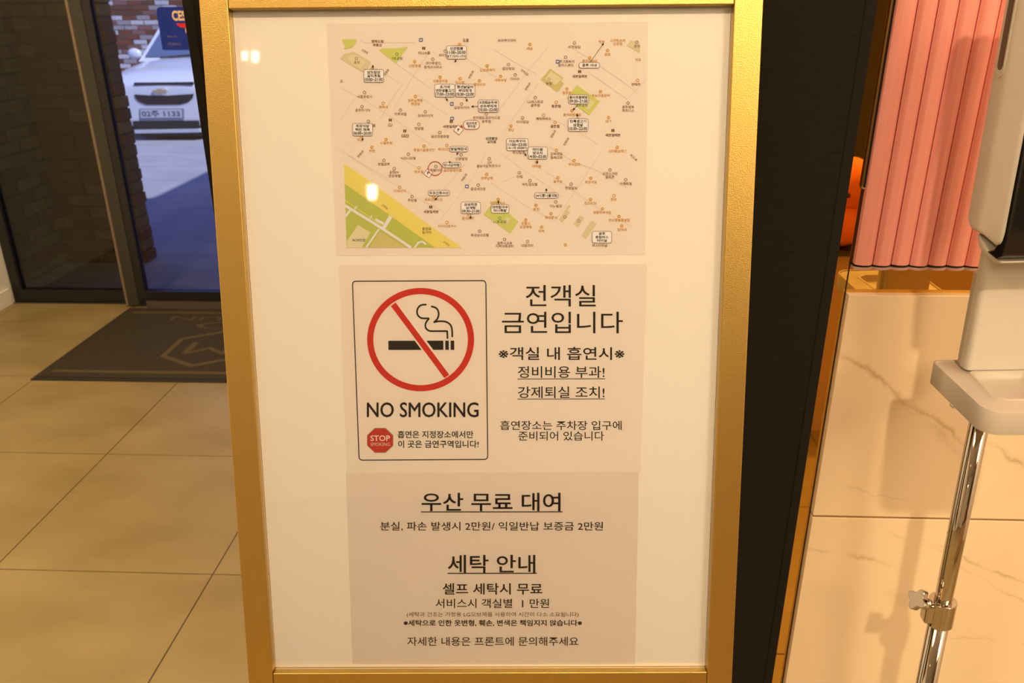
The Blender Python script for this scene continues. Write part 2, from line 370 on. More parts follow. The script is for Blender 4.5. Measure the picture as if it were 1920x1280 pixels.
# its pole and foot (below the picture)
inv = (Matrix.Translation(SC) @ SR.to_4x4()).inverted()
def world_child(o): o.parent = sg; o.matrix_parent_inverse = inv; return o
bm = cyl(bmesh.new(), (-.06, .715, .018), (-.06, .715, .80), .0125, n=20); o = obj('pole', bm, M['gold'], None, smooth=True); world_child(o)
bm = cyl(bmesh.new(), (-.06, .715, .0), (-.06, .715, .018), .15, n=48); o = obj('base_plate', bm, M['gold'], None, bevel=.004); world_child(o)
bm = bmesh.new(); box(bm, -.09, -.03, .700, .73, .74, .80); o = obj('tilt_bracket', bm, M['gold'], None, bevel=.003); world_child(o)

# printing on the sheets ------------------------------------------------------
LAY = RECESS - .0006
class Ink:
    def __init__(s): s.v = []; s.f = []
    def add(s, pts, faces, y):
        b0 = len(s.v); s.v += [(p[0], y, p[1]) for p in pts]; s.f += [tuple(i + b0 for i in f) for f in faces]
    def text(s, t, x0, y0, x1, y1, off=0.0, y=LAY, rot=0):
        v, fs, sz = glyphs(t, off)
        if not len(v): return s
        if rot:
            cx, cy = (x0 + x1) / 2, (y0 + y1) / 2; a = math.radians(rot); out = []
            for p in v:
                dx, dy = (p[0] - .5) * (x1 - x0), (.5 - p[1]) * (y1 - y0)
                out.append(S(cx + dx * math.cos(a) - dy * math.sin(a), cy + dx * math.sin(a) + dy * math.cos(a)))
            s.add(out, fs, y); return s
        c = [np.array(S(*q)) for q in ((x0, y1), (x1, y1), (x1, y0), (x0, y0))]
        out = [tuple((c[0] * (1 - p[0]) + c[1] * p[0]) * (1 - p[1]) + (c[3] * (1 - p[0]) + c[2] * p[0]) * p[1]) for p in v]
        s.add(out, fs, y); return s
    def poly(s, px, y=LAY):
        pts = [S(*q) for q in px]; s.add(pts, [tuple(range(len(pts)))[::-1]], y); return s
    def line(s, px, wd, y=LAY, closed=False):      # stroked path, width in photo pixels
        P = [Vector(q) for q in px]; n = len(P); L = []; R = []
        for i in range(n):
            a = P[i - 1] if (i > 0 or closed) else P[i]; c = P[(i + 1) % n] if (i < n - 1 or closed) else P[i]
            d1 = (P[i] - a); d2 = (c - P[i]); d1 = d1.normalized() if d1.length > 1e-6 else d2.normalized(); d2 = d2.normalized() if d2.length > 1e-6 else d1
            t = (d1 + d2); t = t.normalized() if t.length > 1e-4 else d1
            nn = Vector((-t.y, t.x)); k = wd / 2 / max(.35, nn.dot(Vector((-d1.y, d1.x))))
            L.append(S(*(P[i] + nn * k))); R.append(S(*(P[i] - nn * k)))
        m = n if closed else n - 1
        s.add(L + R, [(i, (i + 1) % n, n + (i + 1) % n, n + i) for i in range(m)], y); return s
    def ring(s, cx, cy, rx, ry, wd, y=LAY, n=48):
        return s.line([(cx + rx * math.cos(2 * PI * i / n), cy + ry * math.sin(2 * PI * i / n)) for i in range(n)], wd, y, True)
    def disc(s, cx, cy, rx, ry=None, y=LAY, n=20):
        ry = ry or rx; return s.poly([(cx + rx * math.cos(2 * PI * i / n), cy + ry * math.sin(2 * PI * i / n)) for i in range(n)], y)
    def make(s, name, m, parent, label=None):
        me = bpy.data.meshes.new(name); me.from_pydata(s.v, [], s.f); me.update()
        return link(name, me, m, parent, label)
def ink(name, c, rough=.8): return mat(name, c, rough, 0, .1)
def from_photo(r, g, b2): return under_lamp(r, g, b2, .80)
K = dict(black=ink('black_ink', (.006, .005, .004)), soft=ink('thin_black_ink', (.010, .007, .005)), red=ink('red_ink', from_photo(200, 34, 18)),
         grey=ink('faint_grey_brown_ink', from_photo(150, 110, 78)), orange=ink('orange_ink', from_photo(214, 138, 48)), dkred=ink('dark_red_ink', from_photo(120, 55, 25)),
         green=ink('park_green_ink', from_photo(206, 186, 86)), green2=ink('meadow_green_ink', from_photo(184, 172, 66)), yellow=ink('road_yellow_ink', from_photo(232, 192, 84)),
         beige=ink('tan_ink', from_photo(216, 180, 122)), beige2=ink('pale_tan_ink', from_photo(222, 190, 130)), olive=ink('tan_field_ink', from_photo(206, 172, 92)),
         road=ink('faint_road_ink', from_photo(219, 187, 146)), white=ink('paper_white', (.80, .77, .76)), pinkw=ink('callout_white', from_photo(243, 212, 182)), blue=ink('blue_ink', from_photo(84, 92, 120)),
         frame=ink('callout_line_ink', from_photo(140, 90, 66)), redl=ink('red_line_ink', from_photo(178, 62, 50)), dgreen=ink('dark_green_ink', from_photo(110, 120, 50)), octa=ink('sign_red_ink', from_photo(188, 40, 26)), rim=ink('gold_rim_ink', from_photo(150, 120, 60)))
def sheet(label, px, c, dep):
    P = [S(*q, RECESS) for q in px]
    bm = bmesh.new(); n1 = 12
    # a very slightly cockled sheet of paper
    grid = [[None] * (n1 + 1) for _ in range(n1 + 1)]
    a, b2, c2, d2 = [np.array(p) for p in P]        # tl tr br bl
    for i in range(n1 + 1):
        for j in range(n1 + 1):
            u, v = i / n1, j / n1
            q = (a * (1 - u) + b2 * u) * (1 - v) + (d2 * (1 - u) + c2 * u) * v
            grid[i][j] = bm.verts.new((q[0], dep, q[1]))
    for i in range(n1):
        for j in range(n1): bm.faces.new((grid[i][j], grid[i][j + 1], grid[i + 1][j + 1], grid[i + 1][j]))
    g2 = bmesh.ops.extrude_face_region(bm, geom=list(bm.faces))
    for v in [e for e in g2['geom'] if isinstance(e, bmesh.types.BMVert)]: v.co.y = RECESS - .00005
    m = mat('copy_paper', c, .75, 0, .3)
    return m, bm
def add_sheet(label, px, c, dep):
    m, bm = sheet(label, px, c, dep)
    o = obj('paper_sheet', bm, m); place_on_sign(o); tag(o, label, 'notice', 'printed sheets behind the acrylic of the gold frame'); return o
s1 = add_sheet('sheet printed with a neighbourhood street map, topmost in the gold frame', [(612.5, 44), (1215, 41), (1210, 477.5), (631, 479.5)], (.775, .735, .715), RECESS - .00035)
s2 = add_sheet('sheet with the round red no smoking sign, middle one in the gold frame', [(635.5, 496.5), (1213, 494.5), (1201, 885), (650.5, 886)], (.775, .735, .715), RECESS - .00045)
s3 = add_sheet('text-only umbrella and laundry notice, lowest sheet in the gold frame', [(648.5, 884), (1198, 883), (1190.5, 1245), (661, 1244)], (.72, .665, .64), RECESS - .00025)
Y1, Y2, Y3, Y4, Y5 = [RECESS - .00045 - .00010 * i for i in range(1, 6)]

# --- sheet 2
o = Ink()
def rframe(ink_, c4, r, wd, y):                    # rounded quadrilateral given tl tr br bl
    out = []
    for i in range(4):
        p = Vector(c4[i]); a = (Vector(c4[i - 1]) - p).normalized() * r; c = (Vector(c4[(i + 1) % 4]) - p).normalized() * r
        for k_ in range(6):
            t = k_ / 5; out.append(tuple((p + a) * (1 - t) ** 2 + p * 2 * t * (1 - t) + (p + c) * t ** 2))
    return ink_.line(out, wd, y, True), out
rframe(o, [(661, 527), (911, 525.8), (914.6, 860.5), (673.6, 862)], 7, 1.9, Y2)
o.make('border_line', K['black'], s2)
def textpart(parent, items, m, name='lettering', y=Y2, label=None):
    k_ = Ink()
    for it in items: k_.text(it[0], *it[1:5], off=(it[5] if len(it) > 5 else 0), y=y)
    return k_.make(name, m, parent, label)
B = .016
textpart(s2, [('전객실', 985.6, 534, 1117, 574.5, .003), ('금연입니다', 941, 584, 1167.5, 624.5, .003)], K['black'])
textpart(s2, [('※객실 내 흡연시※', 935, 650, 1170.6, 674.5, .010)], K['black'])
textpart(s2, [('정비비용 부과!', 971, 686, 1133.4, 708, .006)], K['soft'])
textpart(s2, [('강제퇴실 조치!', 971, 724, 1133.4, 745.8, .006)], K['soft'])
textpart(s2, [('흡연장소는 주차장 입구에', 938, 788, 1165.4, 805.6, .006), ('준비되어 있습니다', 972, 808, 1132.5, 825.4, .006)], K['soft'])
o = Ink(); o.line([(970.3, 710), (1134.6, 709.6)], 1.3, Y2); o.line([(970.3, 747.7), (1134, 747.3)], 1.3, Y2); o.make('underline', K['soft'], s2)
o = Ink(); o.ring(788.8, 636.3, 94.4, 91, 11.6, Y2, 72); o.line([(737.5, 570), (838, 705)], 11, Y4); o.make('prohibition_ring', K['red'], s2, 'red ring with a diagonal bar')
o = Ink(); o.line([(730, 561), (846.5, 716)], 17, Y3)
o2 = Ink(); o2.line([(745, 580), (829, 692)], 17.5, Y3); o2.make('bar_margin', K['white'], s2)
o = Ink(); o.poly([(728.3, 638.4), (831.3, 638.2), (831.5, 655.4), (728.5, 655.6)], Y2); o.poly([(835, 638.2), (841.5, 638.2), (841.7, 655.4), (835.2, 655.4)], Y2); o.poly([(845, 638.2), (851.7, 638.2), (851.9, 655.4), (845.2, 655.4)], Y2)
o.make('cigarette_drawing', K['black'], s2)
def zz(pts, ox=640, oy=490, s=3.283): return [(ox + x / s, oy + y / s) for x, y in pts]
def smooth_path(p, it=2):
    for _ in range(it):
        q = [p[0]]
        for a, c in zip(p, p[1:]): q += [(a[0] * .75 + c[0] * .25, a[1] * .75 + c[1] * .25), (a[0] * .25 + c[0] * .75, a[1] * .25 + c[1] * .75)]
        p = q + [p[-1]]
    return p
o = Ink()
o.line(smooth_path(zz([(525, 265), (488, 266), (467, 292), (466, 325), (488, 348), (515, 350), (541, 349)])), 3.2, Y2)
o.line(smooth_path(zz([(541, 349), (518, 378), (517, 408), (540, 428), (570, 428), (650, 428)])) + zz([(652, 430), (654, 475)]), 3.2, Y2)
o.line(smooth_path(zz([(553, 275), (590, 286), (602, 320), (594, 352), (570, 374)])), 3.2, Y2)
o.line(smooth_path(zz([(568, 374), (600, 366), (645, 368), (676, 390), (683, 425), (683, 465)])), 3.2, Y2)
o.make('smoke_drawing', K['black'], s2)
textpart(s2, [('NO SMOKING', 688 + d_, 754, 896.6 + d_, 781.4, 0) for d_ in (0, .5, 1.0)] + [('NO SMOKING', 688.4, 753.8 + d_, 897.2, 781.2 + d_, 0) for d_ in (-.2, .6)], K['black'])
textpart(s2, [('흡연은 지정장소에서만', 745.7, 807, 887.6, 820.8, B), ('이 곳은 금연구역입니다!', 746.6, 825, 897.4, 839, B)], K['black'])
def octa(cx, cy, rx, ry): return [(cx + rx / math.cos(PI / 8) * math.cos(PI / 8 + i * PI / 4), cy + ry / math.cos(PI / 8) * math.sin(PI / 8 + i * PI / 4)) for i in range(8)]
Ink().poly(octa(713, 825, 24.6, 23.4), Y2).make('octagon_rim', K['rim'], s2)
Ink().poly(octa(713, 825, 23.4, 22.2), Y3).make('stop_octagon', K['octa'], s2, 'small red stop octagon')
textpart(s2, [('STOP', 694.8, 815.5, 731.4, 826, .012)], K['white'], y=Y4)
textpart(s2, [('SMOKING', 695, 829, 731.4, 835.4, 0)], K['beige'], y=Y4)

# --- sheet 3
textpart(s3, [('우산 무료 대여', 790.5, 923, 1051, 957.5, .010)], K['black'])
textpart(s3, [('분실, 파손 발생시 2만원/ 익일반납 보증금 2만원', 713.3, 977.5, 1130.5, 994.5, .006)], K['soft'])
textpart(s3, [('세탁 안내', 839.5, 1039.4, 1003.7, 1073, .010)], K['black'])
textpart(s3, [('셀프 세탁시 무료', 830, 1092.5, 1017, 1113.8, .012)], K['black'])
textpart(s3, [('서비스시 객실별  1 만원', 816.7, 1121.5, 1029.5, 1139, .006)], K['soft'])
textpart(s3, [('(세탁과 건조는 가정용 LG오브제를 사용하여 시간이 다소 소요됩니다)', 763, 1146.5, 1084.8, 1156.6)], ink('brown_ink', from_photo(96, 50, 30)))
textpart(s3, [('※세탁으로 인한 옷변형, 훼손, 변색은 책임지지 않습니다※', 756.7, 1161, 1091.3, 1173.3, .020)], K['black'])
textpart(s3, [('자세한 내용은 프론트에 문의해주세요', 763.8, 1193, 1084.5, 1209.8, .006)], K['soft'])
o = Ink(); o.line([(789.3, 958.9), (1054.8, 958.7)], 1.7, Y2); o.line([(839, 1074), (1006.6, 1073.9)], 1.9, Y2); o.make('underline', K['black'], s3)

# --- sheet 1: the street map.  Points are read off four enlarged quarters A, B, C, D of the sheet.
ZO = {'A': (630, 60, 6.097), 'B': (920, 60, 6.097), 'C': (630, 260, 5.817), 'D': (920, 260, 5.817)}
def q(z, x, y): a = ZO[z]; return (a[0] + x / a[2], a[1] + y / a[2])
def qp(z, pts): return [q(z, *p) for p in pts]
def fill(name, m, polys, y, label=None):
    for p in polys: o = Ink().poly(p, y).make(name, m, s1, label)
    return o
roads = Ink()
for p in (qp('A', [(60, 640), (350, 790), (640, 980), (930, 1180), (1100, 1290)]), qp('A', [(430, 400), (740, 590)]), qp('A', [(690, 360), (1090, 650)]), qp('A', [(900, 700), (1280, 950)]),
          qp('A', [(660, 880), (850, 560), (1050, 250)]), qp('A', [(500, 1000), (640, 760), (760, 600)]), qp('A', [(1400, 250), (1829, 520)]), qp('A', [(60, 1000), (210, 760)]),
          qp('B', [(640, 75), (650, 180), (430, 440), (120, 860), (0, 1060)]), qp('B', [(540, 590), (250, 1000), (130, 1180)]), qp('B', [(20, 190), (280, 350), (520, 480)]), qp('B', [(940, 190), (1120, 300), (1500, 560), (1700, 720)]),
          qp('B', [(1120, 460), (1560, 770)]), qp('B', [(1560, 770), (1760, 560)]), qp('B', [(700, 1000), (930, 1100), (1220, 1280)]), qp('C', [(1400, 280), (1040, 720), (960, 800)]), qp('C', [(1640, 140), (1500, 420), (1140, 880)]),
          qp('C', [(130, 180), (470, 400), (880, 640), (1180, 800)]), qp('C', [(700, 200), (900, 330)]), qp('D', [(100, 150), (330, 320), (600, 500), (780, 640)]), qp('D', [(500, 300), (740, 450), (1000, 640), (1240, 800), (1540, 960)]),
          qp('D', [(600, 60), (900, 250), (1120, 330)]), qp('D', [(1200, 150), (930, 560), (700, 900)]), qp('D', [(0, 480), (400, 740), (700, 900)]), qp('D', [(1130, 330), (1500, 540)]), qp('D', [(300, 400), (100, 480)]),
          qp('A', [(280, 90), (330, 122), (900, 122)]), qp('C', [(0, 90), (240, 240), (560, 430)])):
    roads.line(p, 1.1, Y1)
roads.make('street_lines', K['road'], s1, 'faint street lines')['kind'] = 'stuff'
fill('park_area', K['green'], [qp('A', [(70, 85), (236, 85), (228, 125), (185, 180), (90, 200), (108, 163), (78, 118)]), qp('A', [(490, 207), (530, 190), (690, 188), (825, 170), (685, 358)]),
     qp('B', [(985, 606), (1247, 793), (1125, 952), (868, 760)]), qp('D', [(-78, 822), (47, 675), (302, 903), (215, 1032)])], Y2)
fill('park_area', K['olive'], [qp('B', [(575, 545), (680, 420), (832, 525), (800, 552), (836, 592), (765, 688)])], Y2)
fill('park_area', K['beige2'], [qp('B', [(615, 540), (690, 448), (808, 532), (790, 560), (735, 610), (690, 575)]), qp('B', [(1035, 735), (1195, 800), (1120, 895), (990, 800)]), qp('D', [(165, 860), (212, 873), (185, 935), (140, 905)])], Y3)
fill('block_area', K['beige'], [qp('A', [(50, 300), (100, 250), (210, 228), (380, 330), (405, 348), (330, 470), (130, 360)]), qp('D', [(745, 880), (850, 720), (872, 735), (838, 785), (868, 800), (785, 912)]),
     qp('D', [(905, 925), (968, 838), (1018, 862), (955, 968)]), qp('D', [(990, 1050), (1100, 895), (1155, 920), (1040, 1095)]), qp('B', [(1555, 155), (1600, 95), (1700, 130), (1705, 240)])], Y2)
fill('block_area', K['beige2'], [qp('A', [(135, 300), (160, 262), (230, 268), (345, 345), (285, 420), (200, 375)])], Y3)
# river road and meadow along the lower left
fill('meadow_area', K['green2'], [qp('C', [(97, 490), (580, 800), (1082, 1187), (118, 1187)])], Y2)
fill('road_band', K['yellow'], [qp('C', [(88, 275), (180, 330), (560, 600), (1000, 930), (1372, 1187), (1082, 1187), (580, 828), (97, 490)])], Y3, 'broad yellow road')
fill('field_area', K['beige2'], [qp('C', [(240, 940), (380, 1020), (280, 1187), (120, 1187), (125, 1110)])], Y3)
fill('field_area', K['olive'], [qp('C', [(478, 1010), (770, 1187), (365, 1187)])], Y3)
o = Ink(); o.line(qp('C', [(100, 728), (300, 850), (500, 975), (820, 1187)]), 5, Y4); o.line(qp('C', [(520, 975), (600, 845)]), 7, Y4); o.line(qp('C', [(470, 985), (330, 1187)]), 3.4, Y4)
o.line(qp('C', [(105, 850), (160, 775)]), 4, Y4); o.line(qp('C', [(430, 880), (520, 925)]), 5, Y4); o.line(qp('C', [(860, 1187), (900, 1130), (940, 1120), (985, 1150)]), 3.4, Y4); o.line(qp('C', [(205, 770), (230, 735)]), 3.4, Y4); o.line(qp('C', [(370, 870), (392, 840)]), 3.4, Y4)
o.make('foot_paths', ink('pale_path_ink', from_photo(234, 202, 172)), s1)['kind'] = 'stuff'
o = Ink(); o.line(qp('C', [(100, 670), (500, 945)]), 1.6, Y4); o.line(qp('C', [(95, 385), (250, 480), (420, 600), (560, 690)]), .6, Y4); o.line(qp('C', [(960, 1020), (1150, 1140)]), .6, Y4); o.make('path_lines', K['yellow'], s1)['kind'] = 'stuff'
# place names
G_, O_, D_, E_, X_ = 'grey', 'orange', 'dkred', 'dgreen', 'soft'
names = [('A', 475, 108, '행복드림', D_), ('A', 475, 150, '부동산', D_), ('A', 332, 222, '신관로', G_, 33), ('A', 238, 350, '공원', G_), ('A', 700, 303, '7호공원', E_), ('A', 1010, 240, '미니스톱', D_), ('A', 1485, 95, '도로', D_),
 ('A', 1225, 265, '세아빌', G_), ('A', 902, 387, '신관명월', O_), ('A', 1112, 357, '코아루공인', G_), ('A', 1110, 402, '중개사사무소', G_), ('A', 1730, 435, '집밥큰돼지', O_), ('A', 578, 460, '신관로', G_, -55), ('A', 1545, 487, '번영2로', G_, -60),
 ('A', 1193, 560, '세종한의원', O_), ('A', 1420, 577, '미사랑', O_), ('A', 1642, 600, '롯데리아', O_), ('A', 65, 560, '소', G_), ('A', 330, 738, '서울공업사', G_), ('A', 305, 895, '공주타이어', G_), ('A', 543, 858, '육짜네', O_),
 ('A', 908, 783, '청주남주동', O_), ('A', 910, 823, '해장국', O_), ('A', 738, 937, '아루호텔', G_), ('A', 1023, 957, '한국타이어', G_), ('A', 1437, 865, '금호타이어', G_), ('A', 1720, 980, '전자랜드프라이스킹', G_), ('A', 1718, 1022, '공주점', G_),
 ('A', 435, 1068, '텔', G_), ('A', 622, 1062, 'CU', D_), ('A', 790, 1187, 'GS25', D_), ('A', 950, 1102, '연당텔', G_), ('A', 1190, 1193, '금강관광호텔', G_), ('A', 1310, 1080, '세븐일레븐', D_), ('A', 280, 1232, '미소', O_),
 ('A', 575, 1268, '시골우렁', O_), ('A', 1780, 1217, '신관중앙', X_), ('A', 1780, 1255, '교차로', X_),
 ('B', 185, 97, '보은복지센터', G_), ('B', 448, 190, '배꼽', O_), ('B', 958, 172, '비전빌딩', G_), ('B', 1268, 112, '떡보', O_), ('B', 1450, 97, '스마트슈퍼', O_), ('B', 1450, 135, '신관점', O_), ('B', 1670, 163, '공영', G_), ('B', 1335, 257, '등로', O_),
 ('B', 1132, 333, '쭈꾸미마을', O_), ('B', 870, 338, '주고용복지', G_), ('B', 857, 380, '플러스센터', G_), ('B', 1685, 318, '지호', O_), ('B', 203, 418, '금강빌딩', G_), ('B', 388, 460, '전막2길', G_, 36), ('B', 115, 550, '대화식당', O_), ('B', 280, 535, '다이소', G_),
 ('B', 425, 622, '번영2로', G_, -58), ('B', 1018, 507, '세븐일레븐', D_), ('B', 665, 587, '농협', G_), ('B', 872, 695, '롤링파', O_), ('B', 1257, 725, '유능고을갈비', O_), ('B', 1660, 600, '언덕카', D_), ('B', 510, 797, 'LG베스트샵', G_), ('B', 510, 838, '공주점', G_),
 ('B', 748, 848, '통큰점', D_), ('B', 1045, 838, '6호공원', E_), ('B', 1570, 858, '공주행복', G_), ('B', 1570, 897, '휘트니스', G_), ('B', 605, 992, '해피하우스', D_), ('B', 365, 1027, '타이빌딩', G_), ('B', 735, 1077, '골든벨', D_), ('B', 233, 1117, '정난', O_),
 ('B', 933, 945, '동아리동태탕', O_), ('B', 1347, 1020, '대가', O_), ('B', 715, 1165, '번영3로', G_, -60), ('B', 1397, 1178, '세븐일레븐', D_), ('B', 865, 1250, '번영3로', G_, -58),
 ('C', 393, 132, '수원', O_), ('C', 270, 165, '번영2로', G_, -50), ('C', 963, 123, '풍월이숯불치킨', O_), ('C', 1180, 115, '배네치킨', O_), ('C', 1367, 218, '신영빌딩', G_), ('C', 790, 212, '시드니모텔', G_), ('C', 1090, 343, '호텔이리', G_), ('C', 1272, 343, '금강왕갈비찜', O_),
 ('C', 523, 277, '호텔공주', G_), ('C', 638, 367, '공주BW', G_), ('C', 640, 405, '관광호텔', G_), ('C', 905, 360, '해우일', O_), ('C', 697, 570, '카페바치', O_), ('C', 832, 670, '주성텔', G_), ('C', 1065, 663, '우초간화수산', O_), ('C', 1038, 795, '세븐일레븐', D_),
 ('C', 1400, 420, '번영1로', G_, -57), ('C', 1552, 547, '중앙세차장', G_), ('C', 1645, 430, '전주남해', O_), ('C', 1675, 258, 'LH', G_), ('C', 1665, 297, '충남서남부권지사', G_), ('C', 1440, 865, '금성회관', O_), ('C', 1213, 952, '아이더레거시', O_), ('C', 990, 982, '동양로', X_), ('C', 990, 1020, '삼거리', X_),
 ('C', 535, 742, '금벽로', G_, 38), ('C', 1205, 1143, '금벽로', G_, 38), ('C', 253, 1105, 'RC싸인장', X_), ('C', 1568, 1050, '르네상스모텔', G_),
 ('D', 717, 165, '강북제일', G_), ('D', 717, 205, '침례교회', G_), ('D', 912, 278, '수미감자', O_), ('D', 1380, 135, '산타로갈매기', O_), ('D', 1300, 380, '신관스크린', G_), ('D', 1300, 417, '골프존', G_), ('D', 1473, 488, '스웨트빌', G_), ('D', 1560, 205, '북고1로', G_, 42), ('D', 500, 300, '마미쌤', O_),
 ('D', 315, 412, '신텔', G_), ('D', 428, 497, '버킹검모텔', G_), ('D', 733, 467, '봉구장', O_), ('D', 877, 537, '한경빌딩', G_), ('D', 1093, 472, '유천식당', O_), ('D', 78, 700, '대박칼국수', O_), ('D', 497, 768, '용진', O_), ('D', 710, 733, '이노빌딩', G_), ('D', 1088, 703, '킴스피자', O_),
 ('D', 1343, 660, '한보', O_), ('D', 1218, 803, '명동한우국밥', O_), ('D', 1400, 887, '진오향왕족발집', O_), ('D', 1430, 990, '엄마네', O_), ('D', 658, 857, '동대문식', O_), ('D', 102, 905, '11호공원', E_), ('D', 383, 922, '진헬스', O_), ('D', 383, 960, '요양병원', O_), ('D', 555, 1003, '민속', O_),
 ('D', 152, 1137, '공주시교육', G_), ('D', 152, 1170, '지역아동센터', G_), ('D', 402, 1163, '대원전자', G_), ('D', 305, 150, '유신빌딩', G_), ('D', 1190, 1162, '버스터미널', G_)]
inks = {}
for e in names:
    z, x, y, t, c = e[:5]; rot = e[5] if len(e) > 5 else 0
    cx, cy = q(z, x, y); k_ = inks.setdefault(c, Ink())
    wd = sum(5.6 if ord(ch) > 255 else 3.6 for ch in t); hh = 5.6
    if rot: wd *= .8; hh = 4.6
    k_.text(t, cx - wd / 2, cy - hh / 2, cx + wd / 2, cy + hh / 2, off=.012, y=Y4, rot=rot)
for c, k_ in inks.items(): p_ = k_.make('place_names', K[c], s1, {'grey': 'grey place names', 'orange': 'orange place names', 'dkred': 'dark red place names', 'dgreen': 'green place names', 'soft': 'black place names'}[c]); p_['kind'] = 'stuff'
icons = {G_: [('A', 235, 305), ('A', 1250, 218), ('A', 1108, 312), ('A', 327, 692), ('A', 300, 853), ('A', 738, 892), ('A', 1022, 912), ('A', 1718, 937), ('A', 372, 1022), ('A', 948, 1055), ('A', 1188, 1148), ('A', 1435, 822), ('B', 958, 127), ('B', 857, 290), ('B', 203, 372), ('B', 280, 490), ('B', 665, 543), ('B', 510, 750), ('B', 1570, 812), ('B', 365, 982), ('B', 1670, 117),
               ('C', 1365, 175), ('C', 790, 170), ('C', 523, 235), ('C', 637, 327), ('C', 830, 630), ('C', 1552, 505), ('C', 1672, 218), ('C', 1568, 1007), ('C', 1090, 303), ('D', 313, 370), ('D', 428, 457), ('D', 877, 495), ('D', 710, 690), ('D', 152, 1097), ('D', 402, 1122), ('D', 1300, 340), ('D', 810, 852), ('D', 960, 895), ('D', 1472, 447)],
         O_: [('A', 1415, 143), ('A', 900, 340), ('A', 1728, 388), ('A', 1190, 517), ('A', 1420, 532), ('A', 1640, 557), ('A', 540, 815), ('A', 908, 738), ('A', 290, 1192), ('A', 573, 1228), ('A', 415, 418), ('B', 448, 143), ('B', 1335, 212), ('B', 1132, 295), ('B', 115, 507), ('B', 872, 652), ('B', 1255, 682), ('B', 1678, 553), ('B', 748, 803), ('B', 605, 950), ('B', 735, 1032), ('B', 233, 1075), ('B', 1347, 977), ('B', 930, 900),
               ('C', 393, 92), ('C', 962, 80), ('C', 1210, 72), ('C', 905, 317), ('C', 695, 530), ('C', 1643, 388), ('C', 1212, 913), ('C', 1440, 822), ('C', 1065, 630), ('D', 715, 125), ('D', 910, 237), ('D', 1380, 93), ('D', 500, 255), ('D', 733, 425), ('D', 1092, 430), ('D', 82, 660), ('D', 495, 725), ('D', 1088, 662), ('D', 1345, 620), ('D', 1218, 763), ('D', 1398, 847), ('D', 1428, 950), ('D', 657, 817), ('D', 383, 885), ('D', 555, 963), ('D', 815, 1157)],
         E_: [('A', 698, 255), ('D', 100, 865)]}
solid = {(z, x, y) for z, x, y in icons[O_]} - {('A', 540, 815), ('B', 1678, 553), ('B', 748, 803), ('B', 605, 950), ('B', 735, 1032), ('C', 905, 317), ('C', 695, 530), ('C', 1212, 913), ('C', 1210, 72), ('D', 1345, 620)}
for c, lst in icons.items():
    k_ = Ink()
    for e in lst:
        cx, cy = q(*e)
        if e in solid: k_.disc(cx, cy, 3.0, y=Y3)
        else: k_.ring(cx, cy, 2.5, 2.5, 1.1, Y3, 16)
    p_ = k_.make('place_markers', K[c], s1, {'grey': 'grey ring markers', 'orange': 'orange round markers', 'dgreen': 'green ring markers'}[c]); p_['kind'] = 'stuff'
k_ = Ink()
for e in solid: cx, cy = q(*e); k_.poly([(cx - 1.4, cy - .6), (cx + 1.4, cy - .6), (cx + .9, cy + 1.0), (cx - .9, cy + 1.0)], Y4)
k_.make('marker_cups', K['beige2'], s1)['kind'] = 'stuff'
k_ = Ink(); k2 = Ink()
for e in (('A', 1325, 822), ('A', 1328, 990), ('B', 765, 340), ('C', 1428, 520), ('A', 972, 92)):
    cx, cy = q(*e); k_.poly([(cx + (p[0]), cy + p[1]) for p in rrect(-3.5, 3.5, -3.3, 3.3, 1.2, 3)], Y3); k2.poly([(cx - 2, cy - 1.2), (cx + 2, cy - 1.2), (cx + 2, cy + 1.6), (cx - 2, cy + 1.6)], Y4)
k_.make('bus_stop_markers', K['blue'], s1)['kind'] = 'stuff'; k2.make('bus_stop_symbols', K['white'], s1)['kind'] = 'stuff'
k_ = Ink()
for e in (('A', 1005, 187), ('B', 1017, 453), ('B', 1397, 1125), ('C', 1035, 745), ('A', 1318, 1024), ('A', 788, 1130), ('A', 622, 1007)):
    cx, cy = q(*e)
    k_.poly([(cx - 2.8, cy - 2.6), (cx - .4, cy - 2.6), (cx - .4, cy + 2.6), (cx - 2.8, cy + 2.6)], Y3); k_.poly([(cx + .3, cy - 2.6), (cx + 2.8, cy - 2.6), (cx + 2.8, cy + 2.6), (cx + .3, cy + 2.6)], Y3)
k_.make('shop_markers', K['dkred'], s1)['kind'] = 'stuff'
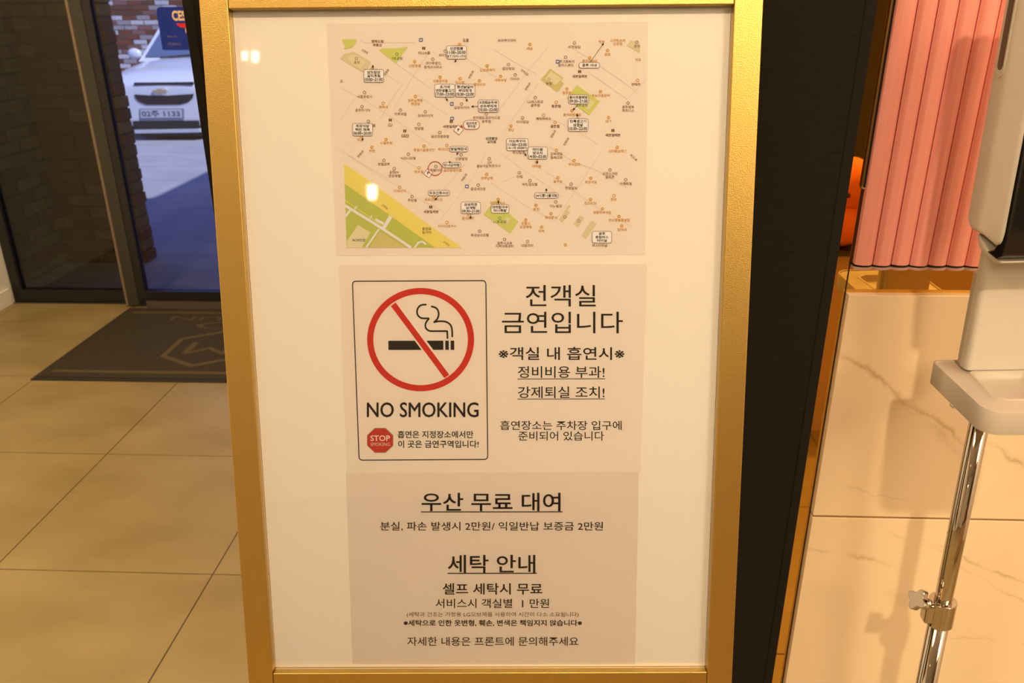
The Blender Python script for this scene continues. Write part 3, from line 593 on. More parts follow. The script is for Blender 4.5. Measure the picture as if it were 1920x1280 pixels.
# callouts: zone, box, lines, [arrow tail, arrow tip]
calls = [('A', (1265, 160, 1493, 310), ['신관짬뽕', '11:00~20:00', 'B.T.15시~17시'], (1385, 310), (1355, 350)), ('A', (320, 430, 548, 575), ['남도밥상', '갈치조림', '10:00~21:00'], (430, 430), (420, 375)),
         ('A', (1130, 598, 1360, 743), ['초가네', '연탄생불고기', '17:00~23:00'], (1248, 743), (1280, 792)), ('A', (1364, 598, 1588, 743), ['청년닭갈비', '부대찌개', '10:30~22:00'], (1478, 743), (1505, 798)),
         ('A', (1626, 778, 1858, 918), ['3대째손두부', '순두부찌개', '10:30~22:00'], (1626, 850), (1545, 852)), ('A', (192, 1045, 420, 1187), ['희망식당', '백반 제육', '06:00~20:00'], (303, 1187), (310, 1245)),
         ('B', (1010, 350, 1243, 413), ['공주 시내'], (1135, 350), (1293, 126)), ('B', (890, 718, 1118, 822), ['동아리동태탕', '09:30~21:00'], (1000, 822), (938, 896)), ('B', (885, 990, 1112, 1135), ['만복생고기', '삼겹살', '10:30~22:00'], (1000, 990), (983, 935)),
         ('D', (172, 0, 408, 130), ['이도쭈꾸미', '11:00~23:00', '14~개 30(BT)'], (360, 130), (388, 192)), ('D', (405, 90, 618, 222), ['마미쌤', '양꼬치', '14:00~02:00'], (510, 222), (508, 276)),
         ('C', (1243, 82, 1440, 143), ['방일해장국'], (1340, 143), (1312, 180)), ('C', (1165, 258, 1362, 317), ['맛나감자탕'], (1245, 258), (1232, 242)), ('C', (1010, 563, 1240, 620), ['무초간화수산'], (1125, 620), (1078, 670)),
         ('C', (1365, 690, 1577, 815), ['금성회관', '삼계탕', '09:30~21:00'], (1470, 815), (1470, 875)), ('D', (478, 590, 737, 648), ['24시콩나물국밥'], (607, 590), (607, 538)), ('D', (5, 718, 200, 810), ['대박칼국수', '미니족발'], (90, 718), (82, 668)),
         ('D', (1107, 1008, 1318, 1135), ['공주', '종합버스', '터미널'], None, None)]
MY = RECESS - .00045
Z1, Z2, Z3, Z4 = [RECESS - .00100 - .00012 * i for i in range(4)]
for z, bxx, lines, ta, tp in calls:
    (x0, y0), (x1, y1) = q(z, bxx[0], bxx[1]), q(z, bxx[2], bxx[3])
    c4 = [(x0, y0), (x1, y0), (x1, y1), (x0, y1)]
    k_ = Ink(); _, out = rframe(Ink(), c4, 4.2, .9, Z2); k_.poly(out, Z1); co = k_.make('callout_box', K['pinkw'], s1)
    k_ = Ink(); rframe(k_, c4, 4.2, .85, Z2); k_.make('outline', K['frame'], co)
    k_ = Ink(); n_ = len(lines); h_ = (y1 - y0 - 3.0) / n_
    for i, t in enumerate(lines):
        num = ord(t[0]) < 255 and ':' in t
        wd = min((x1 - x0) - 3.5, sum(6.1 if ord(ch) > 255 else (2.8 if ch in ':. ' else 3.35) for ch in t)); cy = y0 + 1.5 + h_ * (i + .5); hh = min(5.9, h_ * .84)
        k_.text(t, (x0 + x1) / 2 - wd / 2, cy - hh / 2, (x0 + x1) / 2 + wd / 2, cy + hh / 2, off=.018, y=Z3)
    k_.make('lettering', K['soft'], co)
    if ta:
        a, c = Vector(q(z, *ta)), Vector(q(z, *tp)); d = (c - a).normalized(); nn = Vector((-d.y, d.x)); L_ = 4.6
        k_ = Ink(); k_.line([tuple(a), tuple(c - d * L_ * .8)], .7, Z3); k_.poly([tuple(c), tuple(c - d * L_ + nn * 2.1), tuple(c - d * L_ - nn * 2.1)], Z3); k_.make('arrow', K['black'], co)
k_ = Ink(); pr = [q('A', *p) for p in rrect(1458, 1640, 1010, 1112, 45, 6)]; k_.poly(pr, Z1); co = k_.make('callout_box', K['pinkw'], s1, 'red outlined callout')
k_ = Ink(); k_.line(pr, 1.0, Z2, True); k_.poly([q('A', 1412, 1088), q('A', 1440, 1060), q('A', 1450, 1092)], Z2); k_.make('outline', K['redl'], co)
k_ = Ink(); k_.text('금산여관', *q('A', 1488, 1028), *q('A', 1612, 1060), off=.018, y=Z3); k_.text('주차장', *q('A', 1505, 1064), *q('A', 1596, 1097), off=.018, y=Z3); k_.make('lettering', K['soft'], co)
for z, cx, cy in (('A', 1402, 1120), ('C', 1008, 375)):
    s_ = 55 if z == 'A' else 52; cc = q(z, cx, cy); a = math.radians(38)
    pr = [(cc[0] + s_ / 6 * (math.cos(a) * u - math.sin(a) * v) * .72, cc[1] + s_ / 6 * (math.sin(a) * u + math.cos(a) * v) * .72) for u, v in ((-1, -1), (1, -1), (1, 1), (-1, 1))]
    k_ = Ink(); k_.poly(pr, RECESS - .00092); p_ = k_.make('parking_diamond', K['pinkw'], s1)
    k_ = Ink(); k_.line(pr, .7, Z2 + .0001, True); k_.make('outline', K['redl'], p_)
    k_ = Ink(); k_.text('P', cc[0] - 2, cc[1] - 2.8, cc[0] + 1.8, cc[1] + 2.8, off=.03, y=Z2 + .0001); k_.make('lettering', K['black'], p_)
cc = q('C', 1082, 324); k_ = Ink(); k_.ring(cc[0], cc[1], 12.9, 12.9, 1.3, Z2, 40); k_.make('red_ring', K['redl'], s1, 'red ring marking the place')

# ------------------------------------------------------------------ black panel behind the sign
PY = .845
a = onY(340, 0, PY); c = onY(1647, 0, PY)
dp = thing('partition_panel', 'tall charcoal fabric-covered panel standing right behind the gold-framed poster stand', 'partition', ((a[0] + c[0]) / 2, PY, 0))
hw = (c[0] - a[0]) / 2
obj('cover', bx(-hw + .012, hw - .012, 0, .035, .03, 1.95), M['panel'], dp)
for s_ in (-1, 1): obj('edge_hem', bx(min(s_ * hw, s_ * (hw - .012)), max(s_ * hw, s_ * (hw - .012)), -.001, .036, .03, 1.95), M['panel_edge'], dp, bevel=.002)
for s_ in (-1, 1): obj('foot', bx(s_ * .22 - .02, s_ * .22 + .02, -.06, .12, 0, .03), M['black_metal'], dp, bevel=.003)

# ------------------------------------------------------------------ hand sanitiser stand (leans a little)
ds = thing('sanitizer_stand', 'pale hand sanitizer dispenser with black nozzle cover and drip tray on a chrome telescopic pole', 'sanitizer stand', (.5435, .862, 0), (0, -.036, 0))
cl_z = .679
obj('upper_pole', cyl(bmesh.new(), (0, 0, .45), (0, 0, 1.02), .0108, n=32, cap=True), M['chrome'], ds, smooth=True)
obj('lower_pole', cyl(bmesh.new(), (0, 0, .03), (0, 0, cl_z - .02), .0127, n=32), M['chrome'], ds, smooth=True)
bm = cyl(bmesh.new(), (0, 0, cl_z - .034), (0, 0, cl_z + .004), .0168, n=40)
col = obj('clamp_collar', bm, M['chrome'], ds, bevel=.0015)
bm = bmesh.new(); box(bm, -.023, -.008, -.009, .009, cl_z - .030, cl_z + .001)
obj('clamp_boss', bm, M['chrome'], col, bevel=.004, bseg=3)
bm = bmesh.new(); cyl(bm, (-.017, 0, cl_z - .004), (-.026, -.003, cl_z + .002), .0075, .0085, n=20); cyl(bm, (-.026, -.003, cl_z + .001), (-.034, -.006, cl_z + .007), .004, n=16)
obj('clamp_screw', bm, M['chrome'], col, smooth=True)
bm = bmesh.new(); pts = []
for i in range(40):
    a_ = 2 * PI * i / 40; rr = .0125 + .0030 * math.cos(4 * a_); pts.append((rr * math.cos(a_), rr * math.sin(a_)))
prism(bm, pts, .009, 'Z', 0)
kn = obj('wing_knob', bm, M['chrome'], col, bevel=.0012); kn.rotation_euler = Vector((-1, -.28, .62)).to_track_quat('Z', 'Y').to_euler(); kn.location = (-.031, -.005, cl_z + .0065)
# tripod foot
bm = bmesh.new(); prism(bm, rrect(-.14, .14, -.16, .10, .03, 6), .012, 'Z', 0); obj('foot_plate', bm, M['tray'], ds, bevel=.003)
obj('pole_socket', cyl(bmesh.new(), (0, 0, .012), (0, 0, .06), .02, n=28), M['chrome'], ds, smooth=False, bevel=.002)
# tray
TZ = 1.0165; tx0, tx1, ty0, ty1 = -.0580, .060, -.112, .020
outl = rrect(tx0, tx1, ty0, ty1, (.020, .020, .008, .008), 7)
bm = bmesh.new()
n_ = len(outl)
def ringv(pts_, z): return [bm.verts.new((p[0], p[1], z)) for p in pts_]
cxm, cym = .001, -.047
def scl(p, k_): return (cxm + (p[0] - cxm) * k_, cym + (p[1] - cym) * k_)
def circ(r_, i, ref):                              # point on an ellipse in the direction of outline point
    a_ = math.atan2((ref[1] - cym) / .0595, (ref[0] - cxm) / .0575); return (cxm + r_ * 1.02 * math.cos(a_), cym + r_ * .98 * math.sin(a_))
levels = [([p for p in outl], TZ - .0265), ([p for p in outl], TZ - .0006), ([scl(p, .994) for p in outl], TZ), ([scl(p, .965) for p in outl], TZ), ([scl(p, .955) for p in outl], TZ - .0016)]
for r_, dz in ((.0465, -.0016), (.0445, .0006), (.0415, .0004), (.0395, -.0040), (.0370, -.0075), (.033, -.0085), (.005, -.0092)): levels.append(([circ(r_, i, p) for i, p in enumerate(outl)], TZ + dz))
rv = [ringv(p, z) for p, z in levels]
for a_, b_ in zip(rv, rv[1:]):
    for i in range(n_): bm.faces.new((a_[i], a_[(i + 1) % n_], b_[(i + 1) % n_], b_[i]))
bm.faces.new(rv[-1]); bm.faces.new(rv[0][::-1])
tr_ = obj('drip_tray', bm, M['tray'], ds, smooth=True)
e_ = tr_.modifiers.new('e', 'EDGE_SPLIT'); e_.split_angle = math.radians(50)
obj('tray_lip', bx(tx0 - .0012, tx0 + .001, -.047, -.040, TZ - .0285, TZ - .0262), M['tray'], tr_)
obj('rear_bracket', bx(-.03, .03, .004, .018, TZ - .05, TZ + .11), M['tray'], ds, bevel=.002)
# dispenser on it
dd = ds
nz0, nz1 = TZ + .0005, 1.185
bm = bmesh.new(); prism(bm, rrect(-.0335, .0355, -.0115, .0035, (.006, .006, .001, .001), 4), nz1 - nz0, 'Z', nz0)
nk = obj('back_plate', bm, M['disp'], dd, smooth=True); e_ = nk.modifiers.new('e', 'EDGE_SPLIT'); e_.split_angle = math.radians(35)
bm = bmesh.new()
# upper housing: side profile (y,z) extruded across x, rounded
sp = [(.018, 1.186), (.008, 1.176), (-.020, 1.176), (-.048, 1.172), (-.060, 1.176), (-.062, 1.19), (-.060, 1.30), (-.055, 1.42), (-.045, 1.446), (.0, 1.452), (.018, 1.446)]
prism(bm, sp, .100, 'X', -.0490)
hs = obj('housing', bm, M['disp'], dd, bevel=.009, bseg=4)
bm = bmesh.new(); prism(bm, [(-.030, 1.1625), (-.052, 1.160), (-.064, 1.167), (-.0665, 1.182), (-.0645, 1.30), (-.060, 1.40), (-.055, 1.40), (-.057, 1.30), (-.057, 1.188), (-.045, 1.170)], .096, 'X', -.047)
obj('nozzle_cover', bm, M['gloss_black'], dd, bevel=.0025, bseg=3, label='gloss black curved nozzle cover')
bm = bmesh.new(); prism(bm, [(-.002, 1.1755), (-.012, 1.160), (-.046, 1.1535), (-.058, 1.158), (-.052, 1.1615), (-.030, 1.164)], .092, 'X', -.045)
obj('drip_guard', bm, M['tray'], dd, bevel=.003, bseg=3)
def slot(z0, z1, yc, hw_, n=8):
    out = [(yc - hw_, z1), (yc + hw_, z1)]
    out += [(yc + hw_ * math.cos(t_), z0 + hw_ - hw_ * math.sin(t_)) for t_ in [PI * i / n for i in range(n + 1)]]
    return out
bm = bmesh.new(); prism(bm, slot(1.332, 1.44, .0020, .0095)[::-1], .0018, 'X', -.0498); obj('window_rim', bm, M['disp'], dd, bevel=.0008, label='raised pale rim of the level window')
bm = bmesh.new(); prism(bm, slot(1.340, 1.44, .0005, .0050)[::-1], .0006, 'X', -.0502); obj('level_window', bm, M['smoke'], dd, label='narrow dark level window')

# ------------------------------------------------------------------ door mat
mx0, mx1, my0, my1 = -2.103, -.60, 2.879, 3.722
mt = thing('door_mat', 'dark brown entrance mat with tan emblem, lying before the glass door', 'mat', ((mx0 + mx1) / 2, (my0 + my1) / 2, 0))
hx, hy = (mx1 - mx0) / 2, (my1 - my0) / 2
obj('rubber_base', bx(-hx, hx, -hy, hy, .0002, .006), M['mat_edge'], mt, bevel=.002)
obj('pile_field', bx(-hx + .02, hx - .02, -hy + .02, hy - .02, .006, .009), M['mat'], mt)
bm = bmesh.new()
for s_ in (-1, 1): box(bm, -hx + .05, hx - .05, s_ * (hy - .075) - .012, s_ * (hy - .075) + .012, .009, .0098)
obj('border_stripe', bm, M['mat_gold'], mt)
class FlatInk:
    def __init__(s): s.v = []; s.f = []
    def text(s, t, cx, cy, w_, h_, off=0, rot=0, flip=False):
        v, fs, sz = glyphs(t, off); b0 = len(s.v); a_ = math.radians(rot)
        for p in v:
            dx, dy = (p[0] - .5) * w_, (p[1] - .5) * h_
            s.v.append((cx + dx * math.cos(a_) - dy * math.sin(a_), cy + dx * math.sin(a_) + dy * math.cos(a_), 0))
        s.f += [tuple(i + b0 for i in f) for f in fs]; return s
    def make(s, name, m, parent, z=0, matx=None):
        me = bpy.data.meshes.new(name); me.from_pydata([(p[0], p[1], z) for p in s.v], [], s.f); me.update(); o = link(name, me, m, parent)
        if matx is not None: o.matrix_local = matx
        return o
LC = (-.139, -.086)                                 # emblem centre in mat coordinates
bm = bmesh.new()
for i in range(6):
    p = []
    for rr, aa in ((.208, i), (.208, i + 1), (.178, i + 1), (.178, i)): p.append(bm.verts.new((LC[0] + rr * math.sin(aa * PI / 3), LC[1] + rr * math.cos(aa * PI / 3), .0099)))
    bm.faces.new(p)
obj('hexagon_emblem', bm, M['mat_gold'], mt)
FlatInk().text('M', LC[0], LC[1] - .005, .20, .13, 0, 180).make('emblem_letter', M['mat_gold'], mt, .0099)
bm = bmesh.new()
for i in range(20):
    p = []
    for rr, aa in ((1, i), (1, i + 1), (.8, i + 1), (.8, i)):
        th_ = 2 * PI * aa / 20; p.append(bm.verts.new((LC[0] - .02 + .15 * rr * math.cos(th_), LC[1] + .265 + .045 * rr * math.sin(th_), .0099)))
    bm.faces.new(p)
obj('oval_emblem', bm, M['mat_gold'], mt)
FlatInk().text('MINSUN', LC[0] + .0, LC[1] + .355, .66, .055, 0, 180).make('mat_lettering', M['mat_gold'], mt, .0099)

# ------------------------------------------------------------------ blue sticker on the door glass
a, c = onY(291.5, 13, YF + .015), onY(297, 94, YF + .015)
st = thing('glass_sticker', 'blue rounded sticker with gold letters stuck on the door glass', 'sticker', (a[0], YF + .0165, a[2]))
hgt = a[2] - c[2]; wid = .21
bm = bmesh.new(); prism(bm, rrect(0, wid, -hgt, 0, (.002, .002, .022, .022)), .0012, 'Y', -.0002)
ms = mat('blue_sticker', (.012, .05, .42), .4); n, l, b = nodes(ms)
tl_ = n.new('ShaderNodeBsdfTranslucent'); tl_.inputs[0].default_value = (.02, .10, .75, 1); mx_ = n.new('ShaderNodeMixShader'); mx_.inputs[0].default_value = .5
l.new(b.outputs[0], mx_.inputs[1]); l.new(tl_.outputs[0], mx_.inputs[2]); l.new(mx_.outputs[0], n['Material Output'].inputs[0])      # thin daylight-lit film
obj('sticker_sheet', bm, ms, st)
mg = mat('gold_print', (.80, .60, .30), .5); mr = mat('red_print', (.6, .01, .01), .5); mf = mat('faded_print', (.20, .16, .34), .6)
R90 = Matrix.Translation((0, -.0008, 0)) @ Matrix.Rotation(PI / 2, 4, 'X')
sa = onY(321, 20, YF + .015); sb = onY(332, 39, YF + .015); u0 = sa[0] - a[0]; LW = .118; LH = sa[2] - sb[2]
FlatInk().text('CESCO', u0 + LW / 2, sa[2] - a[2] - LH / 2, LW, LH, .03).make('sticker_lettering', mg, st, 0, R90)
FlatInk().text('MEMBERS', u0 + .105, -.098, .11, .020, .02).make('sticker_lettering', mg, st, 0, R90)
bm = bmesh.new(); pr = [(u0 + .048 + .034 * math.cos(PI + PI * i / 12), -.068 + .018 * math.sin(PI + PI * i / 12)) for i in range(13)]
f_ = bm.faces.new([bm.verts.new((p[0], -.0008, p[1])) for p in pr]); obj('red_arc', bm, mr, st)
FlatInk().text('세스코', .052, -.122, .045, .009, 0).make('sticker_lettering', mf, st, 0, R90)
FlatInk().text('(주)멤버스', .058, -.155, .062, .016, .0).make('sticker_lettering', mf, st, 0, R90)

# ------------------------------------------------------------------ outside: ground, brick walls, car
go = struct(obj('ground_outside', bx(-14, 3, YD + .12, 15, -.15, -.004), noise_color(mat('outdoor_concrete', (.4, .4, .4), .8), (.36, .36, .38), (.46, .45, .46), (2, 5, 2), 6, .3, .7, bump=.2, bscale=30)))
Bk = {}
def brickmat(name, c, var=.03): return noise_color(mat(name, c, .9), tuple(v * .8 for v in c), tuple(min(1, v * 1.15) for v in c), (40, 40, 40), 3, bump=.5, bscale=120, bdist=.004)
for nm, c in (('red', (.20, .055, .03)), ('brown', (.13, .05, .03)), ('mauve', (.25, .12, .10)), ('white', (.62, .60, .58)), ('grey', (.38, .33, .32))): Bk[nm] = brickmat('brick_' + nm, c)
mortar = mat('dark_mortar', (.10, .08, .07), .95); mortar2 = mat('porch_mortar', (.05, .04, .025), .95)
Dk = {'a': brickmat('porch_brick_brown', (.12, .075, .035)), 'b': brickmat('porch_brick_tan', (.20, .14, .06)), 'c': brickmat('porch_brick_red', (.15, .055, .03))}
def brick_wall(name, origin, ux, nrm, length, z0, z1, bw, bh, gap, mats, weights, mortar_m, jit=.004, limit=300, ragged=0.0, thick=.2, deep=.055):
    """bricks set along ux (unit vector) starting at origin, faces looking along nrm"""
    ux, nrm, og = Vector(ux), Vector(nrm), Vector(origin)
    bm = bmesh.new(); d = -nrm * thick; e0 = og - nrm * .008
    L_ = length - (.012 if ragged else 0)
    p = [e0, e0 + ux * L_, e0 + ux * L_ + d, e0 + d]
    v0 = [bm.verts.new((a_.x, a_.y, z0)) for a_ in p]; v1 = [bm.verts.new((a_.x, a_.y, z1)) for a_ in p]
    for i in range(4): bm.faces.new((v0[i], v0[(i + 1) % 4], v1[(i + 1) % 4], v1[i]))
    bm.faces.new(v0[::-1]); bm.faces.new(v1)
    wall = struct(obj(name, bm, mortar_m))
    cache = {}; cnt = 0; rowi = 0; z = z0
    ang = math.atan2(ux.y, ux.x)
    while z + bh <= z1 + 1e-6:
        x = -(bw / 2) * (rowi % 2)
        while x < length - .01:
            xa, xb = max(0, x), min(length, x + bw)
            if xb > length - bw * .35 and ragged: xb = length + random.uniform(-ragged, ragged * .4)
            if xb - xa > .03 and cnt < limit:
                wq = round((xb - xa - gap) / .01) * .01; mk = random.choices(list(mats), weights)[0]; key = (wq, mk)
                if key not in cache:
                    b2_ = bx(0, wq, -.0, deep, 0, bh - gap); bmesh.ops.bevel(b2_, geom=list(b2_.edges), offset=.003, segments=1, affect='EDGES'); bmesh.ops.recalc_face_normals(b2_, faces=b2_.faces)
                    me = bpy.data.meshes.new('brick'); b2_.to_mesh(me); b2_.free(); me.materials.append(mats[mk]); cache[key] = me
                o_ = link('brick', cache[key], None, wall); pos_ = og + ux * (xb - wq if (ragged and xb > length - bw * .3) else xa + gap / 2) + nrm * random.uniform(-jit, jit * .4)
                o_.location = (pos_.x, pos_.y, z + gap / 2); o_.rotation_euler = (0, 0, ang + random.uniform(-.008, .008)); cnt += 1
            x += bw
        z += bh; rowi += 1
    return wall
# porch walls just outside the fixed pane (in the building's shade)
PB = 4.50; PXR = -2.379; PXL = -2.868
wb = brick_wall('wall_porch', (PXL - .02, PB, 0), (1, 0, 0), (0, -1, 0), PXR - PXL + .02, -.004, 2.35, .215, .068, .010, Dk, (4, 3, 2), mortar2, .005, 300, .010, .118, .125)
wsd = brick_wall('wall_porch_side', (PXL, PB + .02 - .62, 0), (0, 1, 0), (1, 0, 0), .62, -.004, 2.35, .215, .068, .010, Dk, (3, 5, 1), mortar2, .004, 300, 0, .12)
struct(obj('porch_shade_slab', bx(-4.5, 1.0, YD + .12, 4.9, 2.45, 2.6), M['olive_metal']))  # unseen slab added to keep sun and sky off the porch
struct(obj('wall_upper', bx(-6, 4, YD + .0, YD + .12, ZC + .1, 3.45), M['wall']))
struct(obj('wall_yard', bx(-1.25, -1.05, 5.0, 14, -.004, 2.15), mortar))
struct(obj('wall_porch_end', bx(-6, PXL - .13, YD + .125, YD + .2, -.004, 3.2), mortar2))
# far building
fb = brick_wall('wall_far', (-7.3, 13.0, 0), (1, 0, 0), (0, -1, 0), 2.6, .45, 1.95, .215, .070, .010, Bk, (3, 3, 3, 5, 4), mortar, .006, 300, 0, .3)
struct(obj('wall_far_upper', bx(-16, 4, 13.03, 13.3, 1.951, 3.0), Bk['brown'])); struct(obj('wall_far_side', bx(-4.699, 4, 13.01, 13.3, -.004, 1.95), Bk['brown']))
struct(obj('wall_far_left', bx(-16, -7.301, 13.01, 13.3, -.004, 1.95), Bk['brown'])); struct(obj('wall_far_base', bx(-7.3, -4.7, 13.01, 13.3, -.004, .449), Bk['brown']))

# car
def fx(px, py, Y=9.17): return onY(px, py, Y)
CX, CY = -4.35, 9.17
car = thing('car', 'white small hatchback parked facing the entrance outside the glass door', 'car', (CX, CY, 0))
M['car'] = mat('white_car_paint', (.74, .76, .78), .25, 0, .5, Coat_Weight=.6, Coat_Roughness=.05)
M['carglass'] = mat('dark_windscreen', (.10, .15, .24), .08, 0, 1.0)
M['carblack'] = mat('black_car_plastic', (.012, .013, .016), .4)
M['rubber'] = mat('tyre_rubber', (.02, .02, .02), .8)
# lower body lofted front to back: (y, half width, z bottom, z shoulder, z centre top)
secs = [(0.0, .52, .20, .50, .60), (.02, .62, .13, .58, .635), (.09, .70, .12, .63, .67), (.22, .74, .12, .69, .735), (.50, .75, .12, .735, .79), (.80, .755, .12, .765, .835), (1.05, .76, .12, .79, .86), (1.9, .76, .12, .82, .87), (2.9, .75, .13, .84, .88), (3.3, .70, .16, .82, .86), (3.42, .60, .25, .70, .78)]
bm = bmesh.new(); rows_ = []
for y, hw_, zb, zs, zt in secs:
    P = [(-hw_ * .93, zb), (-hw_, zb + (zs - zb) * .35), (-hw_, zb + (zs - zb) * .75), (-hw_ * .90, zs), (-hw_ * .5, zt - .008), (0, zt)]
    P = P + [(-x, z) for x, z in P[-2::-1]]
    rows_.append([bm.verts.new((x, y, z)) for x, z in P])
for a_, b_ in zip(rows_, rows_[1:]):
    m_ = len(a_)
    for i in range(m_): bm.faces.new((a_[i], a_[(i + 1) % m_], b_[(i + 1) % m_], b_[i]))
bm.faces.new(rows_[0]); bm.faces.new(rows_[-1][::-1])
obj('body', bm, M['car'], car, smooth=True, sub=2)
# greenhouse
gh = [(.84, .60, .80), (1.42, .49, 1.235), (1.9, .50, 1.27), (2.7, .49, 1.25), (3.25, .58, .84)]
bm = bmesh.new()
v = {}
for k_, (y, hw_, z) in enumerate(gh): v[k_] = (bm.verts.new((-hw_, y, z)), bm.verts.new((hw_, y, z)))
lb = [(bm.verts.new((-.66, y, .80)), bm.verts.new((.66, y, .80))) for y in (1.42, 1.9, 2.7)]
for i in range(4): bm.faces.new((v[i][0], v[i][1], v[i + 1][1], v[i + 1][0]))
for s_ in (0, 1):
    bm.faces.new((v[0][s_], v[1][s_], lb[0][s_])); bm.faces.new((v[1][s_], v[2][s_], lb[1][s_], lb[0][s_])); bm.faces.new((v[2][s_], v[3][s_], lb[2][s_], lb[1][s_])); bm.faces.new((v[3][s_], v[4][s_], lb[2][s_]))
obj('cabin', bm, M['car'], car, bevel=.02, bseg=3)
def quad_on(p, name, m, parent, off=(0, 0, 0), th_=.006):
    bm = bmesh.new(); vv = [bm.verts.new(Vector(a_) + Vector(off)) for a_ in p]; f_ = bm.faces.new(vv); f_.normal_update(); g_ = bmesh.ops.extrude_face_region(bm, geom=[f_])
    nn_ = f_.normal.copy()
    for e_ in g_['geom']:
        if isinstance(e_, bmesh.types.BMVert): e_.co += nn_ * th_
    return obj(name, bm, m, parent, bevel=.002)
def lerp(a_, b_, t): return tuple(a_[i] * (1 - t) + b_[i] * t for i in range(3))
A0, A1, A2, A3 = (-.60, .84, .80), (.60, .84, .80), (.49, 1.42, 1.235), (-.49, 1.42, 1.235)
ws = [lerp(lerp(A0, A1, .055), lerp(A3, A2, .055), .10), lerp(lerp(A0, A1, .945), lerp(A3, A2, .945), .10), lerp(lerp(A0, A1, .93), lerp(A3, A2, .93), .93), lerp(lerp(A0, A1, .07), lerp(A3, A2, .07), .93)]
wso = quad_on(ws, 'windscreen', M['carglass'], car, (0, -.010, .010))
for x0_ in (-.33, .10):
    bm = cyl(bmesh.new(), (x0_, .875, .845), (x0_ + .36, .895, .872), .007, n=8); obj('wiper', bm, M['carblack'], car)
for s_ in (-1, 1):
    quad_on([(s_ * .585, 1.30, .88), (s_ * .60, 1.98, .88), (s_ * .525, 1.90, 1.20), (s_ * .53, 1.48, 1.19)][::s_], 'side_window', M['carglass'], car, (s_ * .025, 0, 0))
    bm = bmesh.new(); bmesh.ops.create_icosphere(bm, subdivisions=3, radius=1); bmesh.ops.scale(bm, vec=(.085, .05, .065), verts=bm.verts); bmesh.ops.translate(bm, vec=(s_ * .66, .92, .885), verts=bm.verts)
    obj('wing_mirror', bm, M['car'], car, smooth=True)
    bm = bmesh.new(); prism(bm, [(s_ * .50, .52), (s_ * .66, .50), (s_ * .72, .60), (s_ * .70, .68), (s_ * .60, .64)], .2, 'Y', .035); obj('headlamp', bm, mat('clear_headlamp', (.45, .48, .52), .1, .3), car, bevel=.01)
    for yw in (.62, 2.75):
        bm = cyl(bmesh.new(), (s_ * .60, yw, .235), (s_ * .755, yw, .235), .235, n=32); wh = obj('wheel', bm, M['rubber'], car, bevel=.02)
        obj('wheel_rim', cyl(bmesh.new(), (s_ * .752, yw, .235), (s_ * .760, yw, .235), .15, n=24), M['sill'], wh)
def front(name, pts, m, y0=-.012, d=.03, bev=.006, parent=None):
    P = []
    for p in pts:
        w_ = fx(*p); P.append((w_[0] - CX, w_[2]))
    return obj(name, prism(bmesh.new(), P, d, 'Y', y0), m, parent or car, bevel=bev)
front('upper_grille', [(251, 155), (362, 154), (362, 158), (251, 159.5)], M['carblack'], .0, .08, .001)
front('lower_grille', [(252, 177), (300, 180), (363, 176), (361, 184), (354, 191), (338, 196), (275, 196.5), (261, 191), (255, 185)], M['carblack'], -.008, .03, .003)
pl_ = front('number_plate', [(264, 205.5), (341, 205), (341.5, 220.5), (265, 221)], mat('plate_white', (.55, .57, .60), .5), -.018, .02, .003)
front('plate_holder', [(262, 203.5), (345, 203), (345.5, 222.5), (263, 223)], mat('plate_grey', (.22, .25, .32), .5), -.010, .02, .003)
p0, p1 = fx(268, 219), fx(338, 207)
FlatInk().text('02주 1133', 0, 0, p1[0] - p0[0], p1[2] - p0[2], .03).make('plate_characters', mat('plate_ink', (.08, .10, .16), .6), pl_, 0, Matrix.Translation(((p0[0] + p1[0]) / 2 - CX, -.0188, (p0[2] + p1[2]) / 2)) @ Matrix.Rotation(PI / 2, 4, 'X'))
front('lower_intake', [(249, 227), (373, 226), (373, 240), (252, 241.5)], M['carblack'], -.012, .05, .004)
front('bumper_lip', [(252, 243), (375, 241), (376, 248), (254, 250)], mat('silver_lip', (.55, .58, .62), .35), -.014, .06, .004)
front('under_tray', [(255, 250), (376, 248), (374, 256), (262, 257)], M['carblack'], .05, .3, .004)
eb = front('emblem_surround', [(287, 168), (294, 162), (310, 162), (316, 168), (310, 178), (294, 178)], M['car'], -.022, .02, .004)
front('bowtie_emblem', [(289, 168.5), (297, 168.5), (297, 166), (306, 166), (306, 168.2), (314, 168.2), (312.5, 173.5), (306, 173.5), (306, 176), (297, 176), (297, 173.8), (287.5, 173.8)], mat('emblem_gold', (.62, .50, .26), .35, .4), -.028, .01, .001, eb)

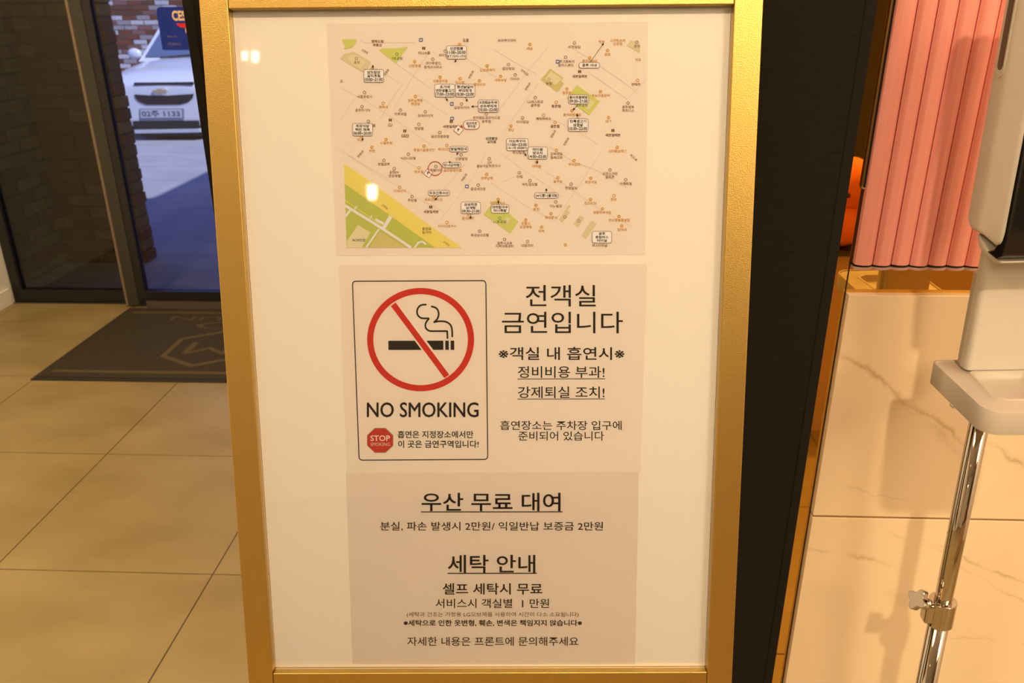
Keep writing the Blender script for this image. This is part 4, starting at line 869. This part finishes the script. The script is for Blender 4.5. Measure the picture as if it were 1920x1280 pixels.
# ------------------------------------------------------------------ things behind the camera that the amber mirror shows
ct = thing('reception_counter', 'dark-topped tan counter seen only as a reflection in the amber mirror', 'counter', (1.35, -.75, 0))
YR = 2 * YM + .55
pt_ = onY(1583, 470, YR)
obj('counter_top', bx(-.75, .75, -.30, .20, pt_[2] - .02, pt_[2]), M['gloss_black'], ct, bevel=.003)
obj('counter_body', bx(-.72, .72, -.28, .17, 0, pt_[2] - .02), mat('tan_counter', (.55, .42, .28), .6), ct)
ph = thing('plush_toy', 'orange round plush toy on the counter, seen in the amber mirror', 'toy', (0, 0, 0))
pa = onY(1583, 385, 2 * YM + .62); pc = onY(1570, 440, 2 * YM + .62)
def ball(p, r_, sc_=(1, 1, 1)):
    bm = bmesh.new(); bmesh.ops.create_icosphere(bm, subdivisions=3, radius=r_); bmesh.ops.scale(bm, vec=sc_, verts=bm.verts); bmesh.ops.translate(bm, vec=p, verts=bm.verts); return bm
mo = mat('orange_plush', (.80, .22, .03), .9)
obj('plush_body', ball((pc[0] - .0, -.62, pt_[2] + .075), .085, (1, 1, .9)), mo, ph, smooth=True)
hd = obj('plush_head', ball((pa[0], -.62, pt_[2] + .20), .085), mo, ph, smooth=True)
for dx, dz in ((-.022, -.02), (.022, .02)): obj('plush_eye', ball((pa[0] + dx, -.545, pt_[2] + .20 + dz), .009), M['carblack'], hd, smooth=True)
dc = obj('added_dark_cabinet', bx(2.05, 2.55, YB + .3, -1.7, 0, 2.2), mat('dark_brown_wood', (.06, .035, .02), .5)); tag(dc, 'tall dark brown cabinet added along the right wall to darken the mirror reflection', 'cabinet')  # unseen block added so the mirror strip reflects something dark

# ceiling lamps whose small reflections show on the acrylic cover
def pendant(x, y, r_, label):
    t_ = thing('pendant_lamp', label, 'lamp', (x, y, 2.42), group='pendant lamps')
    obj('cord', cyl(bmesh.new(), (0, 0, 0), (0, 0, ZC - 2.42), .003, n=8), M['black_metal'], t_)
    obj('socket', cyl(bmesh.new(), (0, 0, -.008), (0, 0, .03), r_ * .9, n=20), M['gold'], t_)
    obj('bulb', cyl(bmesh.new(), (0, 0, -.0085 - r_ * 2.6), (0, 0, -.0082), r_ * .8, r_, n=24), M['lamp'], t_)
pendant(-.89, -4.42, .035, 'pendant lamp nearest the back wall')
pendant(-1.08, -1.90, .010, 'tiny pendant lamp, left one of the pair')
pendant(-1.035, -1.90, .013, 'tiny pendant lamp, right one of the pair')
